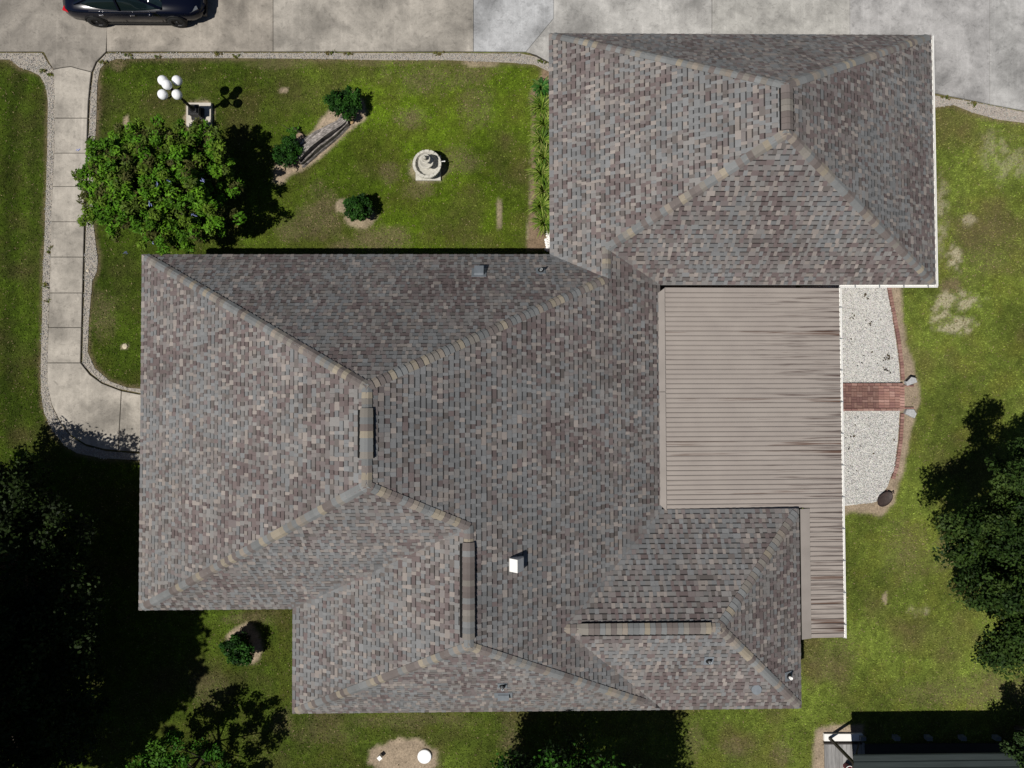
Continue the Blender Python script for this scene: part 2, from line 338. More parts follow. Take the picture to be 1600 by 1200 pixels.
def masks(x, y):
    n1 = vnoise(x, y, 1.6, 5, 4); n2 = vnoise(x, y, 5.0, 9, 3)
    wob = (n1 - .5) * .5 + (n2 - .5) * .35
    sand = np.zeros(x.shape); dry = np.zeros(x.shape); pale = np.zeros(x.shape)
    for cx, cy, rx, ry, s, k in SPOTS:
        c = U(cx, cy); r = np.hypot((x - c[0]) / (rx / 42), (y - c[1]) / (ry / 42))
        soft = 1.0 if k == 's' else 1.3
        v = s * np.clip((soft - r + wob * (0.8 if k == 's' else 2.2)) * (4.0 if k == 's' else 1.2), 0, 1)
        if k == 's': sand = np.maximum(sand, v)
        elif k == 'b': dry = np.maximum(dry, v)
        else: pale = np.maximum(pale, v * (0.4 + 1.2 * (n2 > .47)))
    for P in DIRT_POLYS:
        d = dpoly(x, y, P); sand = np.maximum(sand, np.clip(0.5 - (d + wob * 0.30) * 7, 0, 1))
    # worn soil beside the gravel strips and under the right-hand oak
    for P in (gravel_w, gravel_e, gravel_ne):
        d = dpoly(x, y, P); dry = np.maximum(dry, np.clip(0.75 - (d - .05 + wob * 0.30) * 6, 0, 1) * .85)
    return np.clip(sand, 0, 1), np.clip(dry, 0, 1), np.clip(pale, 0, 1)
def turf(x, y):
    """colour of the turf: greener and darker to the west, yellower to the east"""
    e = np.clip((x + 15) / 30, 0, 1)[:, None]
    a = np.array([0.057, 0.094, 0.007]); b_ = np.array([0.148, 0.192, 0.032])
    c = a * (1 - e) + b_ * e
    mid = (np.exp(-((x + 2) / 6.0) ** 2) * (y > 4))[:, None]
    c = c * (1 - .7 * mid) + np.array([0.110, 0.182, 0.006]) * .7 * mid
    n = vnoise(x, y, .45, 21, 5)[:, None]; n2 = vnoise(x, y, 1.5, 33, 4)[:, None]; n3 = vnoise(x, y, .8, 77, 4)[:, None]; n4 = vnoise(x, y, 6.0, 91, 2)[:, None]
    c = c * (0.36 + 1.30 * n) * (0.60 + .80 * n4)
    yel = np.clip((n2 - .46) * 3.2, 0, 1)
    c = c * (1 - yel * .5) + np.array([0.140, 0.146, 0.026]) * (0.5 + .9 * e) * yel * .5
    br = np.clip((n3 - .50) * 3.6, 0, 1) * (.45 + .9 * n4)
    c = c * (1 - br * .62) + np.array([0.130, 0.096, 0.045]) * (0.6 + .5 * e) * br * .62
    st = 0.5 + 0.5 * np.sin((x + vnoise(x, y, .3, 3) * 1.0) * 2 * math.pi / 1.15)        # mowing lanes on the west lawn
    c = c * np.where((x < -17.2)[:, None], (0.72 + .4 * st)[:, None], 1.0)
    return c
def ground_colour(x, y):
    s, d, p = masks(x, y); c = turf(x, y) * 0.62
    br = np.array([0.135, 0.100, 0.062]) * (0.8 + .5 * vnoise(x, y, 6, 4, 2))[:, None]
    c = c * (1 - d[:, None] * .8) + br * d[:, None] * .8
    pl = np.array([0.38, 0.34, 0.235]); c = c * (1 - p[:, None] * .75) + pl * p[:, None] * .75
    e = np.clip((x + 14) / 28, 0, 1)[:, None]
    sd = (np.array([0.31, 0.245, 0.175]) * (0.74 + .5 * vnoise(x, y, 3, 8, 4))[:, None]) * (1 - .1 * e)
    # mulch bed by the garage is browner
    mul = inpoly(x, y, DIRT_POLYS[1])[:, None]
    sd = np.where(mul, np.array([0.20, 0.145, 0.095]) * (0.6 + .7 * vnoise(x, y, 8, 8, 2))[:, None], sd)
    c = c * (1 - s[:, None]) + sd * s[:, None]
    return c

# ------------------------------------------------------------------ ground sheet
def make_ground():
    st = 0.10
    xs = np.concatenate([[-400, -120, -60, -35, -28], np.arange(-24, 24.01, st), [28, 35, 60, 120, 400]])
    ys = np.concatenate([[-400, -120, -60, -35, -26], np.arange(-21, 19.01, st), [24, 35, 60, 120, 400]])
    X, Y = np.meshgrid(xs, ys); x = X.ravel(); y = Y.ravel()
    z = (vnoise(x, y, .5, 2, 3) - .5) * 0.05
    near = (abs(x) < 26) & (abs(y) < 26)
    for P in HARD:
        z = np.where(dpoly(x, y, P) < .25, 0.0, z)
    z = np.where(near, z, 0)
    c = ground_colour(x, y)
    nx, ny = len(xs), len(ys)
    i = np.arange(nx * ny).reshape(ny, nx)
    Fc = np.stack([i[:-1, :-1], i[:-1, 1:], i[1:, 1:], i[1:, :-1]], -1).reshape(-1, 4)
    o = obj('ground', np.c_[x, y, z - 0.01], Fc, M['ground'], smooth=True, cols=c)
    tag(o, 'mown lawn with worn brown and sandy patches around the house', kind='structure')
make_ground()

def grass():
    n = 620000
    lo = U(-60, 1260); hi = U(1660, -40)
    x = RNG.uniform(-21.5, 21.5, n); y = RNG.uniform(-17.0, 13.5, n)
    keep = ~house_mask(x, y)
    for P in HARD: keep &= ~inpoly(x, y, P)
    x = x[keep]; y = y[keep]
    s, d, p = masks(x, y)
    keep = RNG.random(len(x)) > np.clip(s * 1.5 + d * .35 + p * .45, 0, 0.985)
    x, y, s, d, p = x[keep], y[keep], s[keep], d[keep], p[keep]
    n = len(x)
    h = RNG.uniform(.02, .055, n); w = RNG.uniform(.010, .024, n); a = RNG.uniform(0, 6.283, n); lean = RNG.uniform(.02, .085, n); la = RNG.uniform(0, 6.283, n)
    z0 = (vnoise(x, y, .5, 2, 3) - .5) * 0.05 - .012
    V = np.empty((n, 3, 3))
    V[:, 0] = np.c_[x - np.cos(a) * w, y - np.sin(a) * w, z0]; V[:, 1] = np.c_[x + np.cos(a) * w, y + np.sin(a) * w, z0]
    V[:, 2] = np.c_[x + np.cos(la) * lean, y + np.sin(la) * lean, z0 + h]
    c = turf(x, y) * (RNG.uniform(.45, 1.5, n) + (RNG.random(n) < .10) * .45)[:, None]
    dr = (RNG.random(n) < (.07 + d * .75 + p * .7 + s * .5))[:, None]
    c = np.where(dr, np.array([0.24, 0.19, 0.10]) * RNG.uniform(.4, 1.2, n)[:, None], c)
    o = obj('grass', V.reshape(-1, 3), np.arange(n * 3).reshape(-1, 3), M['grassm'], cols=np.repeat(c, 3, 0))
    tag(o, 'short mown grass blades covering the lawns round the house', 'grass', kind='stuff')
grass()

# ------------------------------------------------------------------ concrete
def slab(name, pts_px, parent, col, z1=0.06, z0=-0.08, gap=0.012):
    P = UL(pts_px); c = P.mean(0)
    Q = c + (P - c) * (1 - gap / max(0.3, np.linalg.norm(P - c, axis=1).mean()))
    V, Fc = prism(Q, z0, z1, 0.012)
    return obj(name, V, Fc, M['concrete'], parent, cols=np.tile(np.array(col), (len(V), 1)))
drv = obj('driveway', *prism(UL([(-400, -500), (2100, -500), (2100, 260), (1660, 182), (1600, 170), (1500, 151), (1400, 132), (864, 136), (864, 101), (840, 90), (818, 79), (-400, 79)]), -0.12, 0.02), M['concrete'],
          cols=np.tile([0.05, 0.045, 0.04], (24, 1)))
tag(drv, 'stained concrete driveway of large slabs across the top', kind='structure')
tanc = (0.305, 0.275, 0.235); grey = (0.385, 0.375, 0.35); palec = (0.35, 0.345, 0.335)
slab('concrete_slab', [(-400, -500), (-20, -500), (-20, 81.5), (-400, 81.5)], drv, tanc)
slab('concrete_slab', [(-20, -500), (169, -500), (169, 45), (167, 81.5), (151, 98), (144.5, 113), (128, 109), (112, 104.5), (100, 106), (84.5, 109), (78, 98), (70, 82.5), (66, 81.5), (-20, 81.5)], drv, (0.25, 0.228, 0.198))
slab('concrete_slab', [(169, -500), (427.5, -500), (427.5, 81.5), (168, 81.5)], drv, tanc)
slab('concrete_slab', [(427.5, -500), (740, -500), (740, 81.5), (427.5, 81.5)], drv, (0.325, 0.30, 0.262))
slab('concrete_slab', [(740, -500), (865, -500), (865, 30), (822, 82), (740, 81.5)], drv, (0.37, 0.375, 0.38))
slab('concrete_slab', [(865, -500), (1112, -500), (1112, 140), (864, 140), (858, 98), (838, 87), (822, 82), (865, 30)], drv, (0.385, 0.375, 0.355))
slab('concrete_slab', [(1112, -500), (1327, -500), (1327, 140), (1112, 140)], drv, (0.36, 0.35, 0.325))
slab('concrete_slab', [(1327, -500), (1545, -500), (1545, 163.5), (1459, 146), (1327, 140)], drv, (0.345, 0.337, 0.33))
slab('concrete_slab', [(1545, -500), (2100, -500), (2100, 270), (1545, 163.5)], drv, palec)

wk_pts = [(PATH_L[i], PATH_R[j]) for i, j in ()]
wk = obj('walkway', *prism(UL([(88, 100), (140, 100), (133, 200), (130, 350), (124, 560), (150, 600), (215, 622), (262, 626), (262, 700), (170, 697), (118, 680), (90, 650), (80, 600), (80, 500), (86, 300), (90, 150)]), -0.10, 0.02), M['concrete'])
me = wk.data; at = me.color_attributes.new('Col', 'FLOAT_COLOR', 'POINT')
at.data.foreach_set('color', np.tile(np.array([0.05, 0.045, 0.04, 1], np.float32), len(me.vertices)))
tag(wk, 'pale concrete garden path running down from the driveway', kind='structure')
def edge_x(E, y):
    ys = [p[1] for p in E]; xs = [p[0] for p in E]; return float(np.interp(y, ys, xs))
ys = [106, 185.5, 240, 292, 347, 402, 458, 512, 567]
pc = [0.36, 0.33, 0.285]
for i in range(len(ys) - 1):
    a, b = ys[i], ys[i + 1]; k = 0.96 + 0.08 * random.random()
    L_ = [(edge_x(PATH_L[:11], t), t) for t in np.linspace(a, b, 4)]; R_ = [(edge_x(PATH_R[:12], t), t) for t in np.linspace(b, a, 4)]
    if i == 0: L_[0] = (84.5, 109.5); R_[-1] = (144, 113.5); R_ += [(128, 109.5), (112, 105), (100, 106.5)]
    slab('path_slab', L_ + R_, wk, [v * k for v in pc])
slab('path_slab', [(75, 567), (75, 600), (82, 632), (97, 662), (112, 680), (135, 694), (165, 702), (186, 704), (191, 611), (160, 599), (141, 585), (127, 567)], wk, [v * 1.0 for v in pc])
slab('path_slab', [(191, 611), (186, 704), (218, 706), (275, 708), (275, 620), (218, 616)], wk, [v * 1.03 for v in pc])

# ------------------------------------------------------------------ gravel (loose stone over a thin bed)
def stones(name, polys, dens, size, lo, hi, label, tint=(1, 0.97, 0.92), zb=0.012):
    V_, C_ = [], []
    base = np.array([[1, 0, 0], [-1, 0, 0], [0, 1, 0], [0, -1, 0], [0, 0, 1], [0, 0, -1]], float)
    for P in polys:
        mn, mx = P.min(0), P.max(0); n = int(dens * (mx[0] - mn[0]) * (mx[1] - mn[1]))
        x = RNG.uniform(mn[0], mx[0], n); y = RNG.uniform(mn[1], mx[1], n)
        d = dpoly(x, y, P); k = d < (vnoise(x, y, 3, 3, 2) - .55) * .12; x = x[k]; y = y[k]; n = len(x)
        s = RNG.uniform(.6, 1.3, n) * size; a = RNG.uniform(0, 6.28, n)
        B = base[None] * np.stack([s, s * RNG.uniform(.55, .95, n), s * RNG.uniform(.35, .6, n)], -1)[:, None, :]
        B = B + RNG.normal(0, .12, B.shape) * s[:, None, None]
        ca, sa = np.cos(a)[:, None], np.sin(a)[:, None]
        X = B[:, :, 0] * ca - B[:, :, 1] * sa + x[:, None]; Y = B[:, :, 0] * sa + B[:, :, 1] * ca + y[:, None]; Z = B[:, :, 2] + zb + RNG.uniform(0, .02, n)[:, None]
        V_.append(np.stack([X, Y, Z], -1).reshape(-1, 3))
        v = RNG.uniform(lo, hi, n); dk = RNG.random(n) < .10; v = np.where(dk, v * .45, v)
        C_.append(np.repeat(v[:, None] * np.array(tint) * RNG.uniform(.93, 1.05, (n, 3)), 6, 0))
    V = np.vstack(V_); C = np.vstack(C_); n = len(V) // 6
    f = np.array([[0, 2, 4], [2, 1, 4], [1, 3, 4], [3, 0, 4], [2, 0, 5], [1, 2, 5], [3, 1, 5], [0, 3, 5]])
    Fc = (f[None] + (np.arange(n) * 6)[:, None, None]).reshape(-1, 3)
    o = obj(name, V, Fc, M['stone'], cols=C); tag(o, label, 'gravel', kind='stuff'); return o
def bed(name, P, z, col, label):
    o = obj(name, *prism(P, -0.05, z), mat(name + '_fill', col, 0.95, noise=0.25, nscale=12, fine=0.2)); tag(o, label, kind='structure')
bed('gravel_strip', gravel_w, 0.006, (0.30, 0.27, 0.23), 'thin strip of pale gravel along the west edge of the path')
bed('gravel_strip', gravel_e, 0.006, (0.30, 0.27, 0.23), 'thin strip of pale gravel round the fountain lawn')
bed('gravel_strip', gravel_ne, 0.006, (0.33, 0.29, 0.25), 'pale gravel strip below the driveway at the right')
bed('gravel_bed', bed_n, 0.03, (0.5, 0.49, 0.46), 'white gravel bed above the brick walk')
bed('gravel_bed', bed_s, 0.03, (0.5, 0.49, 0.46), 'white gravel bed below the brick walk')
stones('gravel', [gravel_w, gravel_e, gravel_ne], 620, 0.019, .26, .60, 'loose pale gravel edging the path and the driveway', zb=.008)
stones('white_gravel', [bed_n, bed_s], 1250, 0.021, .45, .80, 'loose white marble chips in the bed beside the patio roof', tint=(1, .985, .95), zb=0.034)

# ------------------------------------------------------------------ brick edging and brick walk
BR = [(0.24, 0.130, 0.105), (0.21, 0.112, 0.092), (0.26, 0.150, 0.122), (0.19, 0.098, 0.085), (0.30, 0.18, 0.15)]
brick_cache = {}
def brick(parent, x, y, z, rz, sx, sy, sz=0.07, name='brick', ci=None, tone=1.0):
    ci = random.randrange(5) if ci is None else ci
    key = (round(sx, 3), round(sy, 3), round(sz, 3), ci, tone)
    if key not in brick_cache:
        hx, hy = sx / 2, sy / 2
        V, Fc = prism([(-hx, -hy), (hx, -hy), (hx, hy), (-hx, hy)], -sz, 0, 0.006)
        me = bpy.data.meshes.new('brick'); me.from_pydata([tuple(v) for v in V], [], Fc); me.update(); me.materials.append(M['brick'])
        at = me.color_attributes.new('Col', 'FLOAT_COLOR', 'POINT'); at.data.foreach_set('color', np.tile(np.array([*[c * tone for c in BR[ci]], 1], np.float32), len(V)))
        brick_cache[key] = me
    o = bpy.data.objects.new(name, brick_cache[key]); COL.objects.link(o); o.parent = parent
    L = np.array([x, y, z]) - wl(parent); o.location = tuple(L); o.rotation_euler = (random.uniform(-.02, .02), random.uniform(-.02, .02), rz + random.uniform(-.03, .03)); return o
def edging(pts, label, w=0.125):
    P = UL(pts); t = thing('brick_edging', (*P[0], 0), label, 'brick edging', 'brick borders of the gravel beds')
    seg = np.linalg.norm(np.diff(P, axis=0), axis=1); tot = seg.sum(); cum = np.r_[0, np.cumsum(seg)]
    n = int(tot / 0.112)
    for i in range(n):
        s = (i + .5) * tot / n; x = np.interp(s, cum, P[:, 0]); y = np.interp(s, cum, P[:, 1])
        k = min(len(seg) - 1, np.searchsorted(cum, s) - 1); d = P[k + 1] - P[k]
        brick(t, x, y, 0.085 + random.uniform(-.006, .006), math.atan2(d[1], d[0]), 0.104, w)
    return t
edging([(1386.5, 440), (1389, 455), (1396, 492), (1403, 531), (1408, 570), (1409.5, 594)], 'curved red brick border of the upper gravel bed')
edging([(1409, 646), (1406, 691), (1400, 730), (1394, 748)], 'red brick border right of the lower gravel bed')
edging([(1388, 765), (1382, 772)], 'few sunken bricks beside the rusty dish', 0.10)
walk = thing('brick_walk', (*U(1360, 620), 0), 'red brick paved walk with stepped end between the two gravel beds', 'walk')
a = U(1230, 603.5); b = U(1404, 637.5)
n_x = 0
bx, by = 0.205, 0.1025
nx_ = int((b[0] - a[0]) / bx); ny_ = int((a[1] - b[1]) / bx)
sub = obj('mortar_bed', *box(((a[0] + b[0]) / 2, (a[1] + b[1]) / 2, 0.02), (b[0] - a[0] + .16, a[1] - b[1] + .16, .16)), mat('mortar', (0.14, 0.075, 0.06), 0.95, noise=.2), walk)
for i in range(nx_ + 1):
    for j in range(ny_ + 1):
        cx = b[0] - (i + .5) * bx; cy = a[1] - (j + .5) * bx
        if cy - bx / 2 < b[1] - .03: continue
        new = cx > U(1370, 620)[0]
        tn = 1.18 if new else 0.72
        if (i + j) % 2 and not new:
            for q in (-1, 1): brick(walk, cx + q * by / 2, cy, 0.135, 0, by - .009, bx - .009, tone=tn)
        else:
            for q in (-1, 1): brick(walk, cx, cy + q * by / 2, 0.135, 0, bx - .009, by - .009, tone=tn)
for yy in (601.0, 640.2):                                   # raised kerb rows on both sides
    p0 = U(1300, yy); p1 = U(1408, yy); n = int((p1[0] - p0[0]) / .205)
    for i in range(n): brick(walk, p0[0] + (i + .5) * (p1[0] - p0[0]) / n, p0[1], 0.17, 0, .196, .092, .12)
for i in range(8):
    p = U(1406.5, 606 + i * 4.4); brick(walk, p[0], p[1], 0.15, 0, .17, .094, .12, tone=1.3)
for yy in (603.2, 637.6):                                     # short flank walls by the step
    for i in range(3): p = U(1412 + i * 5.6, yy); brick(walk, p[0], p[1], 0.11, 0, .125, .05, .14, tone=1.1)
for (px, py, r, lb) in ((1420.5, 595.5, .35, 'pale concrete splash block above the brick walk step'), (1420.5, 645, -.45, 'pale grey stone block below the brick walk step')):
    c = U3(px, py, 0); t = thing('stone_block', c, lb, 'stone block')
    P = [(-.20, -.12), (.20, -.12), (.20, .06), (.03, .17), (-.20, .06)]
    ca, sa = math.cos(r), math.sin(r)
    P = [(c[0] + ca * x - sa * y, c[1] + sa * x + ca * y) for x, y in P]
    V, Fc = prism(P, 0, .16, .02)
    obj('block', V, Fc, M['greyblock'], t)
    if r > 0: obj('dark_rim', *join([beam((*P[2], .18), (*P[3], .18), .03, .05), beam((*P[3], .18), (*P[4], .18), .03, .05)]), M['black'], t)

# rusty dish
c = U3(1379.5, 779, 0); t = thing('iron_dish', c, 'rusty oval iron dish on the corner of the gravel bed', 'dish')
V, Fc = lathe([(.02, .02), (.20, .03), (.30, .09), (.335, .16), (.34, .16), (.315, .14), (.27, .12), (.10, .105), (.001, .10)], (0, 0, 0), 28)
V[:, 1] *= .66; ca, sa = math.cos(.72), math.sin(.72); V = np.c_[V[:, 0] * ca - V[:, 1] * sa, V[:, 0] * sa + V[:, 1] * ca, V[:, 2]] + c
obj('bowl', V, Fc, M['rust'], t, smooth=True)
hv, hf = tube([c + (.23, .17, .12), c + (.33, .25, .17), c + (.36, .21, .12)], [.02, .02, .02]); obj('handle', hv, hf, M['rust'], t)

# ------------------------------------------------------------------ HOUSE
ZE = 2.45
xA, xB, xC, xD, xE, xF = -12.0495, -6.9652, 1.661, 5.3905, 10.035, 14.8397
yGN, yGS, yN, ySN, yS, yB = 12.5345, 3.9218, 4.9498, -3.682, -6.9041, -10.3493
pw, pe, gn, gs, pn, ps, ps2, pse, pgw, pge = 0.5974, 0.5678, 1.1414, 1.1358, 1.1169, 1.0886, 1.0618, 0.5967, 0.6382, 0.6108
PL = dict(W=(pw, 0, ZE - pw * xA), LW=(pw, 0, ZE - pw * xB), GW=(pgw, 0, ZE - pgw * xC), E=(-pe, 0, ZE + pe * xD), SE=(-pse, 0, ZE + pse * xE), GE=(-pge, 0, ZE + pge * xF),
          GN=(0, -gn, ZE + gn * yGN), GS=(0, gs, ZE - gs * yGS), N=(0, -pn, ZE + pn * yN), S=(0, ps, ZE - ps * yS), S2=(0, ps2, ZE - ps2 * yB), SS=(0, pse, ZE - pse * yB), SN=(0, -pse, ZE + pse * ySN))
def I3(a, b, c):
    a, b, c = PL[a], PL[b], PL[c]; A = np.array([[a[0], a[1], -1], [b[0], b[1], -1], [c[0], c[1], -1]])
    return np.linalg.solve(A, -np.array([a[2], b[2], c[2]]))
def V3(x, y): return np.array([x, y, ZE])
cA, cNr, cSW, cRe, cLSW, cLSE, cSEN = V3(xA, yN), V3(xC, yN), V3(xA, yS), V3(xB, yS), V3(xB, yB), V3(xE, yB), V3(xE, ySN)
cG1, cG2, cG3, cG4, cDS, cDB = V3(xC, yGN), V3(xF, yGN), V3(xF, yGS), V3(xD, yGS), V3(xD, ySN), V3(xD, yB)
apN, apS, lN, lS = I3('W', 'E', 'N'), I3('W', 'E', 'S'), I3('LW', 'E', 'S'), I3('LW', 'E', 'S2')
gN, gS, sT, sB, seE, seW = I3('GW', 'GE', 'GN'), I3('GW', 'GE', 'GS'), I3('GW', 'E', 'GS'), I3('GW', 'E', 'N'), I3('SS', 'SN', 'SE'), I3('SS', 'SN', 'E')
FACES = dict(W=[cA, cSW, apS, apN], N=[cA, apN, sB, cNr], S=[cSW, cRe, lN, apS], LW=[cRe, cLSW, lS, lN], S2=[cLSW, cDB, lS],
             E=[apN, apS, lN, lS, cDB, seW, cDS, cG4, sT, sB], SS=[cDB, cLSE, seE, seW], SE=[cLSE, cSEN, seE], SN=[cSEN, cDS, seW, seE],
             GW=[cNr, sB, sT, gS, gN, cG1], GN=[cG1, gN, cG2], GE=[cG2, gN, gS, cG3], GS=[cG3, gS, sT, cG4])
house = thing('house', (-3.0, -1.0, 0), 'single storey house with hipped roof of mottled grey and mauve shingles', 'house')
# deck
dv, df = [], []
for k, P in FACES.items():
    n0 = len(dv); dv += [p - (0, 0, .012) for p in P]; df.append(tuple(range(n0, n0 + len(P))))
roof = obj('roof', np.array(dv), df, M['deck'], house)

PALETTE = np.array([[0.168, 0.170, 0.172], [0.190, 0.181, 0.174], [0.132, 0.105, 0.102], [0.238, 0.210, 0.192], [0.124, 0.110, 0.103], [0.170, 0.153, 0.147], [0.150, 0.128, 0.125]])
def pick_cols(x, y, r):
    """blend of shingle colours, drifting over the roof in bundles"""
    n = len(x)
    t = vnoise(x + y * .35, y - x * .2, .55, 51, 3) + .5 * (vnoise(x, y, 1.6, 61, 2) - .5)
    t2 = vnoise(x - y * .3, y, .8, 71, 2)
    w = np.stack([.10 + 1.3 * np.clip(t - .45, 0, 1) * 2, .26 + .0 * t, .05 + 1.5 * np.clip(.50 - t, 0, 1) * 1.4, .10 + .12 * t2, .05 + .4 * np.clip(.55 - t2, 0, 1), .26 + 0 * t, .08 + .5 * np.clip(.5 - t, 0, 1)], 1)
    w /= w.sum(1, keepdims=True); cw = np.cumsum(w, 1)
    idx = (r[:, None] > cw).sum(1).clip(0, len(PALETTE) - 1)
    return PALETTE[idx]
EXP = 0.172
def clip_poly(P, axis, val, keep_ge):
    out = []; n = len(P)
    for i in range(n):
        a, b = P[i], P[(i + 1) % n]
        ia = (a[axis] >= val) == keep_ge or a[axis] == val; ib = (b[axis] >= val) == keep_ge or b[axis] == val
        if ia: out.append(a)
        if ia != ib:
            t = (val - a[axis]) / (b[axis] - a[axis]); out.append((a[0] + t * (b[0] - a[0]), a[1] + t * (b[1] - a[1])))
    return out
def shingle_face(key):
    a, b, c = PL[key]; P = np.array(FACES[key]); g = np.array([a, b]); sl = np.linalg.norm(g); up = g / sl       # plan direction upslope
    cs = 1 / math.sqrt(1 + sl * sl); sn = sl * cs
    Uv = np.array([up[1], -up[0], 0.0]); Vv = np.array([up[0] * cs, up[1] * cs, sn]); Nn = np.cross(Uv, Vv)
    if Nn[2] < 0: Nn = -Nn
    O = P[np.argmin(P[:, 2])]
    uv = np.c_[(P - O) @ Uv, (P - O) @ Vv]; poly = [tuple(q) for q in uv]
    u0, u1 = uv[:, 0].min(), uv[:, 0].max(); v1 = uv[:, 1].max()
    cells = []
    rs = np.random.default_rng(abs(hash(key)) % 1 + len(key) * 97 + sum(map(ord, key)))
    for k in range(int(v1 / EXP) + 1):
        va = k * EXP; vb = va + EXP; u = u0 - .4 + rs.uniform(0, .2); raised = rs.random() < .5
        while u < u1:
            w = rs.uniform(.09, .15) if raised else rs.uniform(.10, .175)
            if rs.random() < .08: w += .12
            cells.append((u, u + w, va, vb, raised)); u += w; raised = (not raised) if rs.random() < .90 else raised
    C = np.array(cells, float); r = rs.random(len(C))
    ctr = O + ((C[:, 0] + C[:, 1]) / 2)[:, None] * Uv + ((C[:, 2] + C[:, 3]) / 2)[:, None] * Vv
    col = pick_cols(ctr[:, 0], ctr[:, 1], r) * rs.uniform(.88, 1.10, len(C))[:, None]
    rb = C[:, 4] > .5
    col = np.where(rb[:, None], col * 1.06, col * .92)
    ins = [inpoly(C[:, i], C[:, j], poly) for i, j in ((0, 2), (1, 2), (1, 3), (0, 3))] + [inpoly((C[:, 0] + C[:, 1]) / 2, (C[:, 2] + C[:, 3]) / 2, poly)]
    nin = sum(i.astype(int) for i in ins); full = nin == 5; part = (nin > 0) & ~full
    VV, CC, FF = [], [], []; n0 = 0
    D = C[full]; dc = col[full]; rbf = rb[full]; n = len(D)
    t = np.where(rbf, .014, .006); g_ = np.where(rbf, .002, 0.0)
    ua, ub, va, vb = D[:, 0] + g_, D[:, 1] - g_, D[:, 2], D[:, 3]
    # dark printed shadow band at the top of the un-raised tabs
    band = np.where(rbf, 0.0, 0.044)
    def pt(u, v, h): return O + u[:, None] * Uv + v[:, None] * Vv + h[:, None] * Nn
    z = np.zeros(n)
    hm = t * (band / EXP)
    q = [pt(ua, va, t), pt(ub, va, t), pt(ub, vb - band, hm), pt(ua, vb - band, hm),      # top
         pt(ua, vb, z), pt(ub, vb, z),                                             # band end
         pt(ua, va, z - .004), pt(ub, va, z - .004), pt(ua, vb, z - .003), pt(ub, vb, z - .003)]
    V = np.stack(q, 1).reshape(-1, 3); base = (np.arange(n) * 10)[:, None]
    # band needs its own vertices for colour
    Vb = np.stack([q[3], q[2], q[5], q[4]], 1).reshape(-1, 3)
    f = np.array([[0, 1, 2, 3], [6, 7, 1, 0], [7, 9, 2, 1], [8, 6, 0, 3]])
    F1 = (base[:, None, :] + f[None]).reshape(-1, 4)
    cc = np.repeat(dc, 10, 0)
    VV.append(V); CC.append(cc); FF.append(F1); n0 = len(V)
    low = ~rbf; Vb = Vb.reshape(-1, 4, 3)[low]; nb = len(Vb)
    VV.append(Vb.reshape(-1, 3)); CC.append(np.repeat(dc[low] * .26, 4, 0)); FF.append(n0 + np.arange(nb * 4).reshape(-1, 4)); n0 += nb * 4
    V = np.vstack(VV); Cc = np.vstack(CC); Fq = [tuple(x) for x in np.vstack(FF)]
    ev, ec = [], []; ef = []
    n0 = len(V)
    for i in np.where(part)[0]:
        q = poly
        for ax, val, ge in ((0, C[i, 0], True), (0, C[i, 1], False), (1, C[i, 2], True), (1, C[i, 3], False)):
            q = clip_poly(q, ax, val, ge)
            if len(q) < 3: break
        if len(q) < 3: continue
        tt = .015 if rb[i] else .006
        for (u, v) in q:
            ev.append(O + u * Uv + v * Vv + tt * (1 - (v - C[i, 2]) / EXP) * Nn); ec.append(col[i])
        ef.append(tuple(range(n0, n0 + len(q)))); n0 += len(q)
    if ev: V = np.vstack([V, ev]); Cc = np.vstack([Cc, ec]); Fq += ef
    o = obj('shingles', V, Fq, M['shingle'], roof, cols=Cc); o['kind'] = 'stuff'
    return o
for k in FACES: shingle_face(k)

# hip and ridge caps ------------------------------------------------
CAPC = np.array([[0.255, 0.222, 0.172], [0.175, 0.180, 0.180], [0.145, 0.125, 0.117], [0.190, 0.175, 0.155], [0.220, 0.190, 0.160], [0.160, 0.165, 0.165], [0.130, 0.110, 0.102]])
def cap_list(a, b, fa, fb, lift=0.008, w=0.150, start=0.0, end=1.0, step=0.20):
    """caps folded over the line a->b (a low), fa / fb the planes on either side"""
    a, b = np.array(a), np.array(b); d = b - a; L = np.linalg.norm(d); e = d / L; out = []
    def side(pl):
        n = np.array([-PL[pl][0], -PL[pl][1], 1.0]); n /= np.linalg.norm(n); s = np.cross(n, e); s /= np.linalg.norm(s); return s, n
    sa, na = side(fa); sb, nb = side(fb)
    # both side vectors must point down their own plane, away from the line
    mid = (a + b) / 2
    def downish(s, pl, other):
        p = mid + s * .3; zo = PL[other][0] * p[0] + PL[other][1] * p[1] + PL[other][2]
        return s if p[2] < zo else -s
    sa = downish(sa, fa, fb); sb = downish(sb, fb, fa)
    nn = na + nb; nn /= np.linalg.norm(nn)
    n = max(1, round(L * (end - start) / step)); st = L * (end - start) / n
    for i in range(n):
        p0 = a + e * (L * start + i * st - .01); p1 = a + e * (L * start + (i + 1) * st + .05)
        t0, t1 = lift + .026, lift + .000
        V = [p0 + sa * w + na * t0, p0 + sa * .05 + na * .006 + nn * (t0 + .004), p0 + sb * .05 + nb * .006 + nn * (t0 + .004), p0 + sb * w + nb * t0,
             p1 + sa * w + na * t1, p1 + sa * .05 + nn * (t1 + .006), p1 + sb * .05 + nn * (t1 + .006), p1 + sb * w + nb * t1,
             p0 + sa * w + na * .0, p0 + nn * 0.0, p0 + sb * w + nb * .0, p1 + sa * w - na * .0, p1 + sb * w - nb * .0]
        Fc = [(0, 1, 5, 4), (1, 2, 6, 5), (2, 3, 7, 6), (8, 9, 1, 0), (9, 2, 1), (9, 10, 3, 2), (8, 0, 4, 11), (3, 10, 12, 7)]
        out.append((np.array(V), Fc))
    return out
